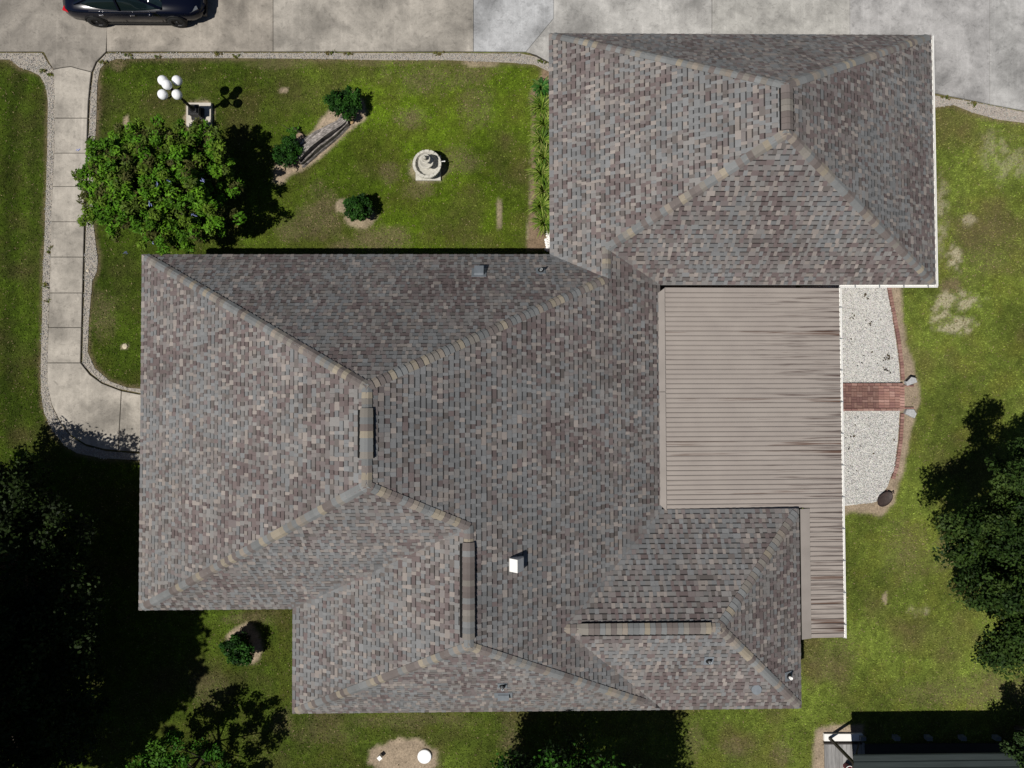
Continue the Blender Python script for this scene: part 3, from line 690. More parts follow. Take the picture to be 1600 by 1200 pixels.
LINES = [(cA, apN, 'W', 'N', 0, 1), (cSW, apS, 'W', 'S', 0, 1), (sB, apN, 'N', 'E', 0, 1), (lN, apS, 'S', 'E', 0, 1), (cLSW, lS, 'LW', 'S2', 0, 1), (cDB, lS, 'E', 'S2', .12, 1),
         (cLSE, seE, 'SS', 'SE', 0, 1), (cSEN, seE, 'SN', 'SE', 0, 1), (cG1, gN, 'GW', 'GN', 0, 1), (cG2, gN, 'GE', 'GN', 0, 1), (cG3, gS, 'GE', 'GS', 0, 1), (sT, gS, 'GW', 'GS', 0, 1), (sB, sT, 'GW', 'E', 0, 1)]
RIDGES = [(apS, apN, 'W', 'E', .28, .76), (lS, lN, 'LW', 'E', .07, .86), (seE, seW, 'SS', 'SN', .06, .88), (gS, gN, 'GW', 'GE', .06, .94)]
caps = []
for a, b, fa, fb, s, e in LINES:
    Lq = np.linalg.norm(np.array(a) - np.array(b))
    if a[2] < ZE + .01: s = max(s, .20 / Lq)
    caps += cap_list(a, b, fa, fb, start=s, end=e, step=random.uniform(.165, .185))
for a, b, fa, fb, s, e in RIDGES:
    if s > 0: caps += cap_list(a, b, fa, fb, start=0, end=s, step=.17)
    caps += cap_list(a, b, fa, fb, lift=.074, w=.150, start=s, end=e, step=.17)
    if e < 1: caps += cap_list(a, b, fa, fb, start=e, end=1, step=.17)
    a_, b_ = np.array(a), np.array(b); d = b_ - a_; q0 = a_ + d * s; q1 = a_ + d * e
    ex = d / np.linalg.norm(d); sd = np.cross(ex, (0, 0, 1.0))
    pa = pw if fa in ('W', 'LW') else PL[fa][0] or PL[fa][1]; pa = abs(pa)
    V = []
    for p in (q0, q1):
        wn, wp = (.185, .245) if fa == 'GW' else (.26, .195)
        for o_, h_ in ((-wn, .010), (-wn + .01, .036), (-.12, .060), (0, .062), (.12, .060), (wp - .005, .040), (wp, .010)):
            V.append(p + sd * o_ + np.array([0, 0, -abs(o_) * pa + h_]))
    Fc = [(i, i + 1, i + 8, i + 7) for i in range(6)] + [(6, 5, 4, 3, 2, 1, 0), (7, 8, 9, 10, 11, 12, 13)]
    obj('ridge_vent', np.array(V), Fc, M['vent_black'], roof)
random.seed(5)
def cap_col(): return CAPC[random.choices(range(7), [2, 4, 4, 4, 2, 4, 2])[0]] * random.uniform(.88, 1.1)
order = sorted(range(len(caps)), key=lambda i: -caps[i][0][:, 2].mean())
sv, sf, scl = [], [], []; n0 = 0
for r_, i in enumerate(order):
    V, Fc = caps[i]; c = cap_col()
    if r_ < 290: obj('ridge_cap', V, Fc, M['shingle'], roof, cols=np.tile(c, (len(V), 1)))
    else:
        sv.append(V); sf += [tuple(q + n0 for q in f) for f in Fc]; scl.append(np.tile(c, (len(V), 1))); n0 += len(V)
if sv:
    o = obj('ridge_caps', np.vstack(sv), sf, M['shingle'], roof, cols=np.vstack(scl)); o['kind'] = 'stuff'

def zroof(key, x, y): a, b, c = PL[key]; return a * x + b * y + c
def on_roof(key, px, py):
    """plan point where the view ray through the pixel meets a roof plane"""
    z = 4.0
    for _ in range(40): p = U(px, py, z); z = .5 * z + .5 * zroof(key, *p)
    p = U(px, py, z); return np.array([p[0], p[1], z])
def box_vent(key, px, py, w, l, h, m, name='roof_vent'):
    c = on_roof(key, px, py); a, b, _ = PL[key]; g = math.atan2(b, a)
    V, Fc = join([box((0, 0, .004), (l * 1.5, w * 1.6, .012)), (np.array([[-l / 2, -w / 2, 0], [l / 2, -w / 2, 0], [l / 2, w / 2, 0], [-l / 2, w / 2, 0], [-l / 2, -w / 2, h], [l / 2, -w / 2, h * .55], [l / 2, w / 2, h * .55], [-l / 2, w / 2, h]]), box((0, 0, 0), (1, 1, 1))[1])])
    sl = math.atan(math.hypot(a, b)); R = Matrix.Rotation(g, 3, 'Z') @ Matrix.Rotation(-sl, 3, 'Y')
    V = V @ np.array(R).T + c + (0, 0, .02)
    obj(name, V, Fc, m, roof)
def pipe_vent(key, px, py, hgt=0.32, r=.045, top='galv'):
    c = on_roof(key, px, py); a, b, _ = PL[key]; g = math.atan2(b, a); sl = math.atan(math.hypot(a, b))
    R = Matrix.Rotation(g, 3, 'Z') @ Matrix.Rotation(-sl, 3, 'Y')
    V, Fc = box((0, 0, 0), (.36, .30, .010)); V = V @ np.array(R).T + c + (0, 0, .026)
    p = obj('pipe_vent', V, Fc, M['flash_grey'], roof)
    obj('boot', *lathe([(.10, .0), (.085, .07), (r + .015, .13), (r, .135)], c + (0, 0, .01), 16), M['black'], p, smooth=True)
    obj('pipe', *lathe([(r, .1), (r, hgt), (r * .7, hgt), (r * .7, hgt - .1), (.001, hgt - .1)], c, 16), M[top], p, smooth=True)
box_vent('N', 748.5, 426, .30, .34, .16, M['flash_grey'])
box_vent('S2', 786.5, 1086, .36, .26, .12, M['flash_grey'])
pipe_vent('N', 845, 423, .28)
pipe_vent('S2', 785, 1071, .34)
pipe_vent('SS', 1107, 1032, .22)
pipe_vent('SE', 1232, 1056, .24, .05, 'white')
c = on_roof('SS', 1181, 1076)
V, Fc = lathe([(.17, -.05), (.17, .05), (.155, .065), (.001, .07)], c + (0, 0, .03), 20); obj('flat_cap', V, Fc, M['flash_grey'], roof)
# white ridged chimney cap on the east slope
c = on_roof('E', 807, 880)
cx, cy, cz = c[0], c[1], c[2]
hw, hl, rt = .21, .19, .62
V = np.array([[cx - hw, cy - hl, cz - .1], [cx + hw, cy - hl, cz - .25], [cx + hw, cy + hl, cz - .25], [cx - hw, cy + hl, cz - .1],
              [cx - hw, cy - hl, cz + .22], [cx + hw, cy - hl, cz + .10], [cx + hw, cy + hl, cz + .10], [cx - hw, cy + hl, cz + .22], [cx + .02, cy - hl, cz + .42], [cx + .02, cy + hl, cz + .42]])
fl = obj('roof_hood', V, [(0, 3, 7, 4), (1, 5, 6, 2), (0, 4, 8, 5, 1), (3, 2, 6, 9, 7), (4, 7, 9, 8), (5, 8, 9, 6)], M['white'], roof)

# eave fascia, soffit and walls
FOOT = [cA, cNr, cG1, cG2, cG3, cG4, cDS, cSEN, cLSE, cLSW, cRe, cSW]
foot = [(p[0], p[1]) for p in FOOT]
n = len(foot); V = []; Fc = []
def inset(P, d):
    P = np.array(P); Q = []
    if 0.5 * sum(P[i][0] * P[(i + 1) % len(P)][1] - P[(i + 1) % len(P)][0] * P[i][1] for i in range(len(P))) < 0: P = P[::-1]
    for i in range(len(P)):
        a, b, c = P[i - 1], P[i], P[(i + 1) % len(P)]; e1 = (b - a) / np.linalg.norm(b - a); e2 = (c - b) / np.linalg.norm(c - b)
        n1 = np.array([-e1[1], e1[0]]); n2 = np.array([-e2[1], e2[0]]); Q.append(b + (n1 + n2) * d / (1 + n1 @ n2))
    return np.array(Q)
f0 = inset(foot, .012); f1 = inset(foot, .035); n = len(f0)
V = np.vstack([np.c_[f0, np.full(n, 2.27)], np.c_[f0, np.full(n, 2.425)], np.c_[f1, np.full(n, 2.425)], np.c_[f1, np.full(n, 2.27)]])
Fc = []
for r_ in range(4):
    for i in range(n): j = (i + 1) % n; q = (r_ + 1) % 4; Fc.append((r_ * n + i, r_ * n + j, q * n + j, q * n + i))
obj('fascia', V, Fc, M['white'], house)
f2 = inset(foot, .036); obj('soffit', np.c_[f2, np.full(n, 2.29)], [tuple(range(n))], M['soffit'], house)
f3 = inset(foot, .55)
obj('wall', *prism(f3, -0.05, 2.285), M['brick_wall'], house)
def opening(name, x, y, z, w, h, axis, m, parent, frame=True):
    s = (w, .06, h) if axis == 'x' else (.06, w, h)
    o = obj(name, *box((x, y, z), s), m, parent)
    if frame:
        t_ = .06; P = []
        for q in (-1, 1):
            P.append(box((x + (q * (w / 2 + t_ / 2) if axis == 'x' else 0), y + (0 if axis == 'x' else q * (w / 2 + t_ / 2)), z), (t_, .09, h + 2 * t_) if axis == 'x' else (.09, t_, h + 2 * t_)))
            P.append(box((x, y, z + q * (h / 2 + t_ / 2)), (w - .004, .088, t_) if axis == 'x' else (.088, w - .004, t_)))
        obj('frame', *join(P), M['white'], o)
for x in (4.6, 8.2, 11.9): opening('garage_door', x, yGN - .53, 1.1, 2.5, 2.15, 'x', M['soffit'], house)
for x in (-9.5, -6.0, -2.0): opening('window', x, yN - .53, 1.35, 1.2, 1.1, 'x', M['glass'], house)
for y in (-4.5, 2.0): opening('window', xA + .53, y, 1.35, 1.2, 1.1, 'y', M['glass'], house)
opening('door', xA + .53, -1.3, 1.05, 1.0, 2.1, 'y', M['soffit'], house)
for x in (-4.5, 0.5, 5.0, 8.2): opening('window', x, yB + .53, 1.35, 1.2, 1.1, 'x', M['glass'], house)

# patio roof ---------------------------------------------------------
proof = obj('patio_roof', *join([beam((xD - .35, -3.7, 2.24), (xD - .35, 3.8, 2.24), .1, .12)]), M['white'], house)
proof['label'] = 'low tan ribbed metal patio roof stained near its gutter'
def zp(x): return 2.42 - 0.030 * (x - 5.6)
x0 = U(1039, 620, 2.42)[0]; gx = U(1312.5, 620, 2.24)[0]
gxt, gxb = U(1311.5, 455, 2.24)[0], U(1320.5, 990, 2.24)[0]; gx = (gxt + gxb) / 2
def panel(xa, xb, y0, y1, kind='roof_panel', rib=True, dz=0.0, m=None):
    # trough, rounded rib along the north edge
    w = y0 - y1
    prof = [(0, 0.0), (.10, .030), (.20, .030), (.30, 0.0), (1.0, -0.001)] if rib else [(0, .0), (1, 0.0)]
    V = [];
    for x in (xa, xb):
        for t_, h_ in prof: V.append((x, y0 - t_ * w, zp(x) + h_ + dz))
        for t_, h_ in prof[::-1]: V.append((x, y0 - t_ * w, zp(x) + h_ - .012 + dz))
    m_ = len(prof) * 2
    Fc = [(i, (i + 1) % m_, m_ + (i + 1) % m_, m_ + i) for i in range(m_)] + [tuple(range(m_ - 1, -1, -1)), tuple(range(m_, 2 * m_))]
    obj(kind, np.array(V), Fc, m or M['patio'], proof)
yt = U(1150, 449.5, 2.38)[1]; yb_ = U(1150, 795, 2.4)[1]; n = 46
panel(x0 + .02, gx - .02, yt, yt - .16, rib=False)
yy = yt - .165; st = (yy - yb_) / (n - 1)
for i in range(n - 1):
    panel(x0 + .02 + (random.random() < .1) * .01, gx - .02, yy - i * st, yy - (i + 1) * st + .004, m=M['patio_dirty'] if i in (8, 22, 31, 33, 41) else None)
xl = U(1267, 900, 2.3)[0]; ybb = U(1290, 996.5, 2.25)[1]; n2 = int(round((yb_ - ybb) / st))
st2 = (yb_ - ybb) / n2
for i in range(n2): panel(xl, gx - .02, yb_ - i * st2, yb_ - (i + 1) * st2 + .004, m=M['patio_dirty'] if i in (14, 19, 23, 25) else None)
# flat flashing pans
def sheet(P, name='flashing_pan', m=None):
    V = np.array(P, float); n = len(V); V2 = np.vstack([V, V - (0, 0, .015)])
    Fc = [tuple(range(n)), tuple(range(2 * n - 1, n - 1, -1))] + [(i, n + i, n + (i + 1) % n, (i + 1) % n) for i in range(n)]
    obj(name, V2, Fc, m or M['pan'], proof)
xs_ = U(1026.5, 620, 2.47)[0]
yc1 = U(1026, 460, 2.47)[1]; yc2 = U(1029, 787, 2.47)[1]; ym = U(1026, 612, 2.47)[1]
sheet([(xs_, yc1, 2.50), (x0 + .01, yc1 + .22, 2.475), (x0 + .01, ym, 2.475), (xs_ + .01, ym, 2.50)])
sheet([(xs_ + .03, ym - .015, 2.495), (x0 + .01, ym - .015, 2.47), (x0 + .01, yc2 - .25, 2.47), (xs_ + .03, yc2, 2.495)])
xq = U(1251.5, 900, 2.4)[0]
sheet([(xq, yb_ - .02, 2.42), (xl - .01, yb_ - .02, zp(xl) + .03), (xl - .01, ybb, zp(xl) + .03), (xq, ybb, 2.42)])
# gutters
def gutter(a, b, name='gutter', parent=None, w=.085, h=.085, side=1):
    a, b = np.array(a, float), np.array(b, float); d = (b - a); d /= np.linalg.norm(d); s = np.cross(d, (0, 0, 1.0)) * side; u = np.array([0, 0, 1.0])
    prof = [(0, 0), (0, -h), (w * .8, -h), (w, -h * .3), (w, 0), (w - .030, .004), (w - .030, -.012), (w - .034, -h * .3), (w * .75, -h + .012), (.008, -h + .012), (.008, 0)]
    V = [p + s * x + u * z for p in (a, b) for x, z in prof]; n = len(prof)
    Fc = [(i, (i + 1) % n, n + (i + 1) % n, n + i) for i in range(n)] + [tuple(range(n)), tuple(range(2 * n - 1, n - 1, -1))]
    o = obj(name, np.array(V), Fc, M['white'], parent or house)
    return o, s
def brackets(o, a, b, s, k, w):
    for i in range(k):
        p = np.array(a) + (np.array(b) - np.array(a)) * (i + .6) / k
        obj('bracket', *beam(p - s * .01 + (0, 0, .008), p + s * (w + .01) + (0, 0, .008), .035, .012), M['galv'], o)
g, s = gutter((gx - .02, yt + .02, 2.23), (gx - .02, ybb - .03, 2.23), parent=proof, w=.085, side=-1)
if s[0] < 0: print('gutter side')
brackets(g, (gx - .02, yt, 2.23), (gx - .02, ybb, 2.23), s, 11, .085)
ga, gb = (xF + .01, yGS - .06, 2.42), (xF + .01, yGN, 2.42)
g, s = gutter(ga, gb, w=.10)
ga, gb = (U(1313, 446, 2.4)[0], yGS - .01, 2.41), (xF + .10, yGS - .01, 2.41)
g, s = gutter(ga, gb, w=.09); brackets(g, ga, gb, s, 4, .09)
for yy in (yt - .1, (yt + yb_) / 2 + 1.3, (yt + yb_) / 2 - 1.2, yb_, ybb + .08):
    obj('post', *box((gx - .10, yy, 1.07), (.09, .09, 2.14)), M['white'], proof)
ps_ = obj('patio_slab', *prism([(xD - .5, yGS + .5), (gx - .6, yGS + .5), (gx - .6, -6.9), (xE, -6.9), (xE - .5, ySN - .5), (xD - .5, ySN - .5)], -.1, .07), M['concrete'])
at = ps_.data.color_attributes.new('Col', 'FLOAT_COLOR', 'POINT'); at.data.foreach_set('color', np.tile(np.array([.36, .33, .29, 1], np.float32), len(ps_.data.vertices)))
tag(ps_, 'concrete patio floor under the tan metal roof', kind='structure')

# ------------------------------------------------------------------ foliage builders
def leaves_mesh(centres, spread, per, size, cols, aspect=1.7, up=.35, rs=None, jit=.3, squash=.8):
    """many small leaf quads scattered round clump centres"""
    rs = rs or RNG; C = np.repeat(np.asarray(centres), per, 0); n = len(C)
    S = np.repeat(np.broadcast_to(spread, (len(centres),)), per)
    d = rs.normal(0, 1, (n, 3)); d /= np.linalg.norm(d, axis=1)[:, None]; r = rs.random(n) ** .45
    P = C + d * (S * r)[:, None] * np.array([1, 1, squash])
    nrm = rs.normal(0, 1, (n, 3)) + np.array([0, 0, up * 3]) + d * .6; nrm /= np.linalg.norm(nrm, axis=1)[:, None]
    t = rs.normal(0, 1, (n, 3)); t -= (t * nrm).sum(1)[:, None] * nrm; t /= np.linalg.norm(t, axis=1)[:, None]; b = np.cross(nrm, t)
    s = size * rs.uniform(.6, 1.35, n)
    a1 = t * (s * aspect / 2)[:, None]; b1 = b * (s / 2)[:, None]
    V = np.stack([P - a1, P - a1 * .1 - b1 + nrm * (s * .08)[:, None], P + a1, P - a1 * .1 + b1 + nrm * (s * .08)[:, None]], 1).reshape(-1, 3)
    ci = rs.integers(0, len(cols), len(centres)); cc = np.asarray(cols)[np.repeat(ci, per)] * rs.uniform(1 - jit, 1 + jit, n)[:, None]
    return V, np.arange(n * 4).reshape(-1, 4), np.repeat(cc, 4, 0)
def crown_pts(c, R, n, rs, shell=.55, lump=.22, zmin=-.6):
    d = rs.normal(0, 1, (n * 2, 3)); d /= np.linalg.norm(d, axis=1)[:, None]; d = d[d[:, 2] > zmin][:n]
    r = shell + (1 - shell) * rs.random(len(d)) ** .6
    r = r * (1 + lump * (vnoise(np.arctan2(d[:, 1], d[:, 0]) * 1.3 + 10, d[:, 2] * 1.6 + 10, 1.1, int(abs(c[0]) * 10) + 3, 2) - .5) * 2)
    return np.array(c) + d * r[:, None] * np.array(R)
def limbs(base, tips, r0, rs, stems=1, hfork=.35):
    parts = []
    base = np.array(base, float); top = np.mean(tips, 0)
    fork = base + (top - base) * hfork; fork[2] = base[2] + (top[2] - base[2]) * hfork
    for s in range(stems):
        b0 = base + (rs.normal(0, .10 * (stems > 1), 3) * (1, 1, 0)); b0[2] = base[2] - .05
        f = fork + rs.normal(0, .22 * (stems > 1), 3) * (1, 1, .3)
        parts.append(tube([b0, b0 * .5 + f * .5 + rs.normal(0, .03, 3), f], [r0 * 1.25, r0, r0 * .8], 8))
        for t_ in tips[s::stems]:
            m = f * .45 + np.array(t_) * .55 + rs.normal(0, .12, 3); parts.append(tube([f, m, t_], [r0 * .55, r0 * .3, r0 * .1], 6))
    return join(parts)
def tree(name, label, cat, c, R, zc, ncl, per, size, cols, spread, rs_seed, r0=.14, stems=1, shell=.5, group=None, lump=.22, up=.35, trunk_base=None, ntips=12, zmin=-.6, squash=.8, aspect=1.7, strays=0):
    rs = np.random.default_rng(rs_seed)
    c = np.array([c[0], c[1], 0.0]); t = thing(name, c, label, cat, group)
    pts = crown_pts((c[0], c[1], zc), R, ncl, rs, shell, lump, zmin); pts[:, 2] = np.maximum(pts[:, 2], .12)
    if strays:
        a_ = rs.uniform(0, 6.283, strays); k_ = rs.uniform(.95, 1.22, strays); P0 = np.c_[c[0] + np.cos(a_) * R[0] * k_, c[1] + np.sin(a_) * R[1] * k_, zc + rs.uniform(-.3, .5, strays) * R[2]]
        sx = []
        for p_ in P0:
            m_ = rs.integers(2, 5); in_ = np.array([c[0], c[1], zc]) - p_; in_ /= np.linalg.norm(in_)
            for q_ in range(m_): sx.append(p_ + in_ * q_ * spread * .75 + rs.normal(0, spread * .2, 3))
        pts = np.vstack([pts, sx])
    tips = pts[rs.choice(len(pts), min(ntips, len(pts)), False)]
    tv, tf = limbs(trunk_base if trunk_base is not None else c, tips, r0, rs, stems); obj('trunk', tv, tf, M['bark'], t, smooth=True)
    V, Fc, cc = leaves_mesh(pts, spread * rs.uniform(.7, 1.3, len(pts)), per, size, cols, rs=rs, up=up, squash=squash, aspect=aspect, jit=.42)
    V[:, 2] = np.maximum(V[:, 2], .01)
    obj('crown', V, Fc, M['leaf'], t, cols=cc); return t
OAK = [(.020, .040, .010), (.026, .050, .013), (.016, .033, .010), (.034, .060, .018)]
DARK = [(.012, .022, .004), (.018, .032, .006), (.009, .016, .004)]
# chaste tree on the fountain lawn
vc = U(294, 313)
VIT = [(.060, .155, .008), (.080, .180, .010), (.044, .110, .006), (.090, .150, .014), (.060, .095, .012), (.055, .06, .015)]
vt = tree('chaste_tree', 'loose bright green shrubby tree with pale blue flower spikes beside the path', 'tree', vc, (2.42, 2.2, 1.25), 1.9, 640, 74, .056, VIT, .20, 3, strays=26, r0=.06, stems=5, shell=.35, lump=.35, up=.5, ntips=30, zmin=-.35, aspect=2.6)
rs = np.random.default_rng(4)
sp = None
for i, (px, py) in enumerate([(121, 236), (247, 291), (266, 283), (228, 302), (235, 322), (315, 282), (318, 281), (300, 334), (307, 338), (176, 371), (238, 379), (199, 394), (289, 352)]):
    if i < 9: z = 2.7 + rs.random() * .3
    else: z = 1.2
    p = U3(px, py, z)
    if sp is None:
        V, Fc = join([lathe([(.001, 0), (.022, .03), (.018, .12), (.004, .24)], (0, 0, 0), 6), lathe([(.001, 0), (.018, .03), (.012, .10), (.003, .18)], (.05, .02, -.02), 6), lathe([(.001, 0), (.016, .03), (.012, .09), (.003, .16)], (-.045, .03, -.03), 6)])
        sp = bpy.data.meshes.new('flower_spike'); sp.from_pydata([tuple(v) for v in V], [], Fc); sp.materials.append(M['flower'])
    o = bpy.data.objects.new('flower_spike', sp); COL.objects.link(o); o.parent = vt; o.location = tuple(p - wl(vt)); o.rotation_euler = (rs.uniform(-1.2, 1.2), rs.uniform(-1.2, 1.2), rs.uniform(0, 6)); o.scale = (.75, .75, .75)

# oaks
def oak(label, px, R, zc, ncl, seed, cols, grp=None, per=60, size=.105, spread=.42, name='oak_tree', r0=.2, **k):
    return tree(name, label, 'tree', U(*px), R, zc, ncl, per, size, cols, spread, seed, r0=r0, shell=k.pop('shell', .45), lump=.3, up=.4, ntips=16, **k)
oak('dark oak spreading in from the right edge behind the lawn', (1560, 842), (4.0, 3.6, 2.3), 4.3, 800, 21, [(.020, .040, .007), (.028, .052, .009), (.014, .030, .006), (.036, .060, .012)], per=150, size=.066, spread=.36, strays=60)
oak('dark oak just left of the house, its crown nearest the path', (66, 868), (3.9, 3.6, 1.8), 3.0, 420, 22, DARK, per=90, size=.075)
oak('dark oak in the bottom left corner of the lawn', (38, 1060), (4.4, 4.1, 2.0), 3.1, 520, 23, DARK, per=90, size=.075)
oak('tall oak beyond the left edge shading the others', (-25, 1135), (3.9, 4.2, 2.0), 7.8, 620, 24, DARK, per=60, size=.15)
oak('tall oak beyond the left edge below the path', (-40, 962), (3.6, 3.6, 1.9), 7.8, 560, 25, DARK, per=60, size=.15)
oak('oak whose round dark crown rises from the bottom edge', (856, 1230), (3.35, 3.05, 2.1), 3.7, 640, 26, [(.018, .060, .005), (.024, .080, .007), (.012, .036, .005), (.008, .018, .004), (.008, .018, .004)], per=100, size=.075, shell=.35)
tree('small_tree', 'small bright green tree at the bottom left beyond the dark oaks', 'tree', U(322, 1176), (1.75, 1.75, 1.0), 2.3, 95, 110, .065, [(.034, .105, .008), (.024, .075, .006), (.045, .11, .01)], .24, 27, r0=.06, stems=2, shell=.4)
tree('small_tree', 'small dark green tree at the right edge beside the metal roof', 'tree', U(1590, 1138), (1.8, 1.4, 1.0), 2.2, 110, 110, .06, OAK, .28, 28, r0=.07, stems=2, shell=.4)

# clipped shrubs
BUSH = [(.014, .050, .006), (.022, .070, .008), (.009, .030, .005)]
def shrub(px, R, zc, label, seed, ncl=46, per=80, size=.05, spread=.15, cols=BUSH):
    tree('shrub', label, 'shrub', U(*px), R, zc, ncl, per, size, cols, spread, seed, r0=.025, stems=3, shell=.3, lump=.3, zmin=-.4, strays=5)
shrub((541, 171), (.55, .50, .40), .52, 'dark green shrub at the upper end of the weathered log', 31, ncl=62)
shrub((454, 243), (.42, .44, .32), .42, 'dark green shrub at the lower end of the weathered log', 32)
shrub((561, 331), (.48, .40, .38), .52, 'dark rounded shrub in a sandy ring below the fountain', 33, ncl=56)
shrub((383, 1004), (.46, .52, .50), .62, 'dark shrub in a sandy ring below the house corner', 34, ncl=60)
shrub((459, 206), (.14, .14, .09), .10, 'low tuft of green leaves above the log beside the rock', 35, ncl=8, per=30, size=.05, spread=.09, cols=[(.05, .12, .012)])

# lily clumps in the garage bed
def strap_plant(px, py, label, seed, n=46, L=.60, w=.016, cols=((.085, .150, .014), (.14, .21, .026), (.21, .25, .06), (.05, .10, .012))):
    rs = np.random.default_rng(seed); c = U3(px, py, 0); t = thing('lily_clump', c, label, 'plant', 'strap leaved plants in the garage bed')
    V = []; Fc = []; C = []
    for i in range(n):
        a = rs.uniform(0, 6.283); l = L * rs.uniform(.6, 1.2); d = np.array([math.cos(a), math.sin(a), 0]); s = np.array([-d[1], d[0], 0]); b = c + d * rs.uniform(0, .07); q0 = len(V)
        col = np.array(cols[rs.integers(0, len(cols))]) * rs.uniform(.7, 1.25); reach = rs.uniform(.45, .95)
        for k, (r_, h_, ww) in enumerate(((0, 0, .6), (.35, .62, 1), (.72, .72, .8), (1, .48, .08))):
            p = b + d * l * r_ * reach + np.array([0, 0, l * h_]); V += [p - s * w * ww, p + s * w * ww]; C += [col, col]
        for k in range(3): Fc.append((q0 + 2 * k, q0 + 2 * k + 1, q0 + 2 * k + 3, q0 + 2 * k + 2))
    obj('leaves', np.array(V), Fc, M['leaf'], t, cols=np.array(C)); obj('rootstock', *sphere(c + (0, 0, .02), .06, 8, 6), M['soil'], t)
names = ['second', 'third', 'fourth', 'fifth', 'sixth', 'seventh', 'eighth', 'ninth']
strap_plant(846, 141, 'dark green broad leaved clump nearest the driveway in the garage bed', 60, n=130, L=.46, w=.034, cols=((.022, .085, .012), (.03, .11, .016), (.08, .14, .03)))
for i in range(8):
    strap_plant(846 + (i % 2) * 4, 172 + i * 25.5, f'arching yellow green lily clump, {names[i]} from the driveway in the garage bed', 61 + i, n=210)
o = obj('white_stones', *join([sphere(U3(853 + (q * 37 % 11) * .8, 360 + q * 1.35, .02), .045 + .012 * (q % 3), 8, 5, .6) for q in range(24)]), M['white'])
tag(o, 'small heap of white stones at the garage and house corner', 'stones', kind='stuff')

# ------------------------------------------------------------------ driftwood log
A = U3(469, 256, 0); B = U3(540, 193, 0)
log = thing('weathered_log', A, 'split grey weathered log lying between two dark shrubs', 'log')
ax = (B - A); Ll = np.linalg.norm(ax); ax /= Ll; sd = np.array([-ax[1], ax[0], 0])       # sd points to upper left
rs = np.random.default_rng(8)
prof = [(.34, .0), (.35, .08), (.31, .17), (.27, .20), (.245, .16), (.21, .28), (.175, .27), (.15, .36), (.115, .35), (.09, .43), (.05, .44), (.03, .47), (-.01, .46), (-.035, .45), (-.05, .16), (-.08, .12), (-.105, .30), (-.12, .31), (-.135, .29), (-.15, .10), (-.18, .08), (-.20, .0)]
nst = 40; V = []; C = []
for i in range(nst):
    t_ = i / (nst - 1); taper = .62 + .38 * math.sin(math.pi * min(1, .18 + t_ * .9)); endj = .0
    for j, (a_, z_) in enumerate(prof):
        jit = vnoise(np.array([t_ * 9.]), np.array([j * .9]), 1, 40)[0] - .5
        off = (vnoise(np.array([j * 1.7]), np.array([0.5]), 1, 44)[0] - .5) * .32 * (1 if i in (0, nst - 1) else 0)
        p = A + ax * (t_ * Ll + off) + sd * (a_ * 1.4 * taper + .02 + jit * .035 + .04 * math.sin(t_ * 5)) + np.array([0, 0, max(0, z_ * taper + jit * .05)])
        V.append(p); g_ = .6 + .8 * rs.random() ** 2
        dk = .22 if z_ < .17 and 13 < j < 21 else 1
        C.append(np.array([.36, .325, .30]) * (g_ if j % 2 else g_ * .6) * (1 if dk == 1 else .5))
m_ = len(prof); Fc = [(i * m_ + j, i * m_ + j + 1, (i + 1) * m_ + j + 1, (i + 1) * m_ + j) for i in range(nst - 1) for j in range(m_ - 1)] + [tuple(range(m_)), tuple(range(nst * m_ - 1, (nst - 1) * m_ - 1, -1))]
obj('log_trunk', np.array(V), Fc, M['wood'], log, cols=np.array(C))
for k in range(9):
    u0 = rs.uniform(.02, .5); l = rs.uniform(.3, .9); o_ = rs.uniform(-.02, .36); z_ = .47 - abs(o_ - .02) * .75
    p0 = A + ax * (u0 * Ll) + sd * o_ + (0, 0, z_ * .9); p1 = p0 + ax * l + sd * rs.uniform(-.03, .03)
    V, Fc = tube([p0, (p0 + p1) / 2 + (0, 0, .03), p1], [.008, .02, .006], 5); obj('splinter', V, Fc, M['wood'], log, cols=np.tile(np.array([.48, .45, .42]) * rs.uniform(.4, 1.1), (len(V), 1)))
def rock(px, py, r, label, col=(0.36, .28, .19), name='rock', z=.0, sq=.6):
    V, Fc = sphere((0, 0, 0), r, 10, 7, sq); rs_ = np.random.default_rng(int(px + py)); V = V * (1 + rs_.normal(0, .09, (len(V), 1))); c = U3(px, py, z + r * sq * .6)
    o = obj(name, V + c, Fc, mat('rock_' + str(int(px)), col, .9, noise=.25, nscale=8, bump=.4), smooth=False, loc=(c[0], c[1], 0)); tag(o, label, 'rock')
rock(466, 215, .24, 'flat tan rock left of the weathered log', (0.30, .22, .15), sq=.35)
rock(442, 263, .10, 'small pale rock under the lower log shrub'); rock(461, 265, .09, 'small tan rock at the lower tip of the log')
rock(549, 190, .09, 'tan rock against the upper tip of the log', (0.36, .24, .12)); rock(436, 249, .08, 'orange tan rock left of the lower log shrub', (0.38, .26, .15))
rock(517, 153, .07, 'little cream rock above left of the upper log shrub', (0.5, .45, .33)); rock(518, 168, .07, 'little pale rock at the left side of the upper log shrub', (0.42, .38, .28))
rock(137, 423, .055, 'single pale stone in the gravel strip beside the path', (0.6, .52, .4)); rock(195, 541, .10, 'flat cream stone in the lawn strip left of the house', (0.5, .44, .32), sq=.3)

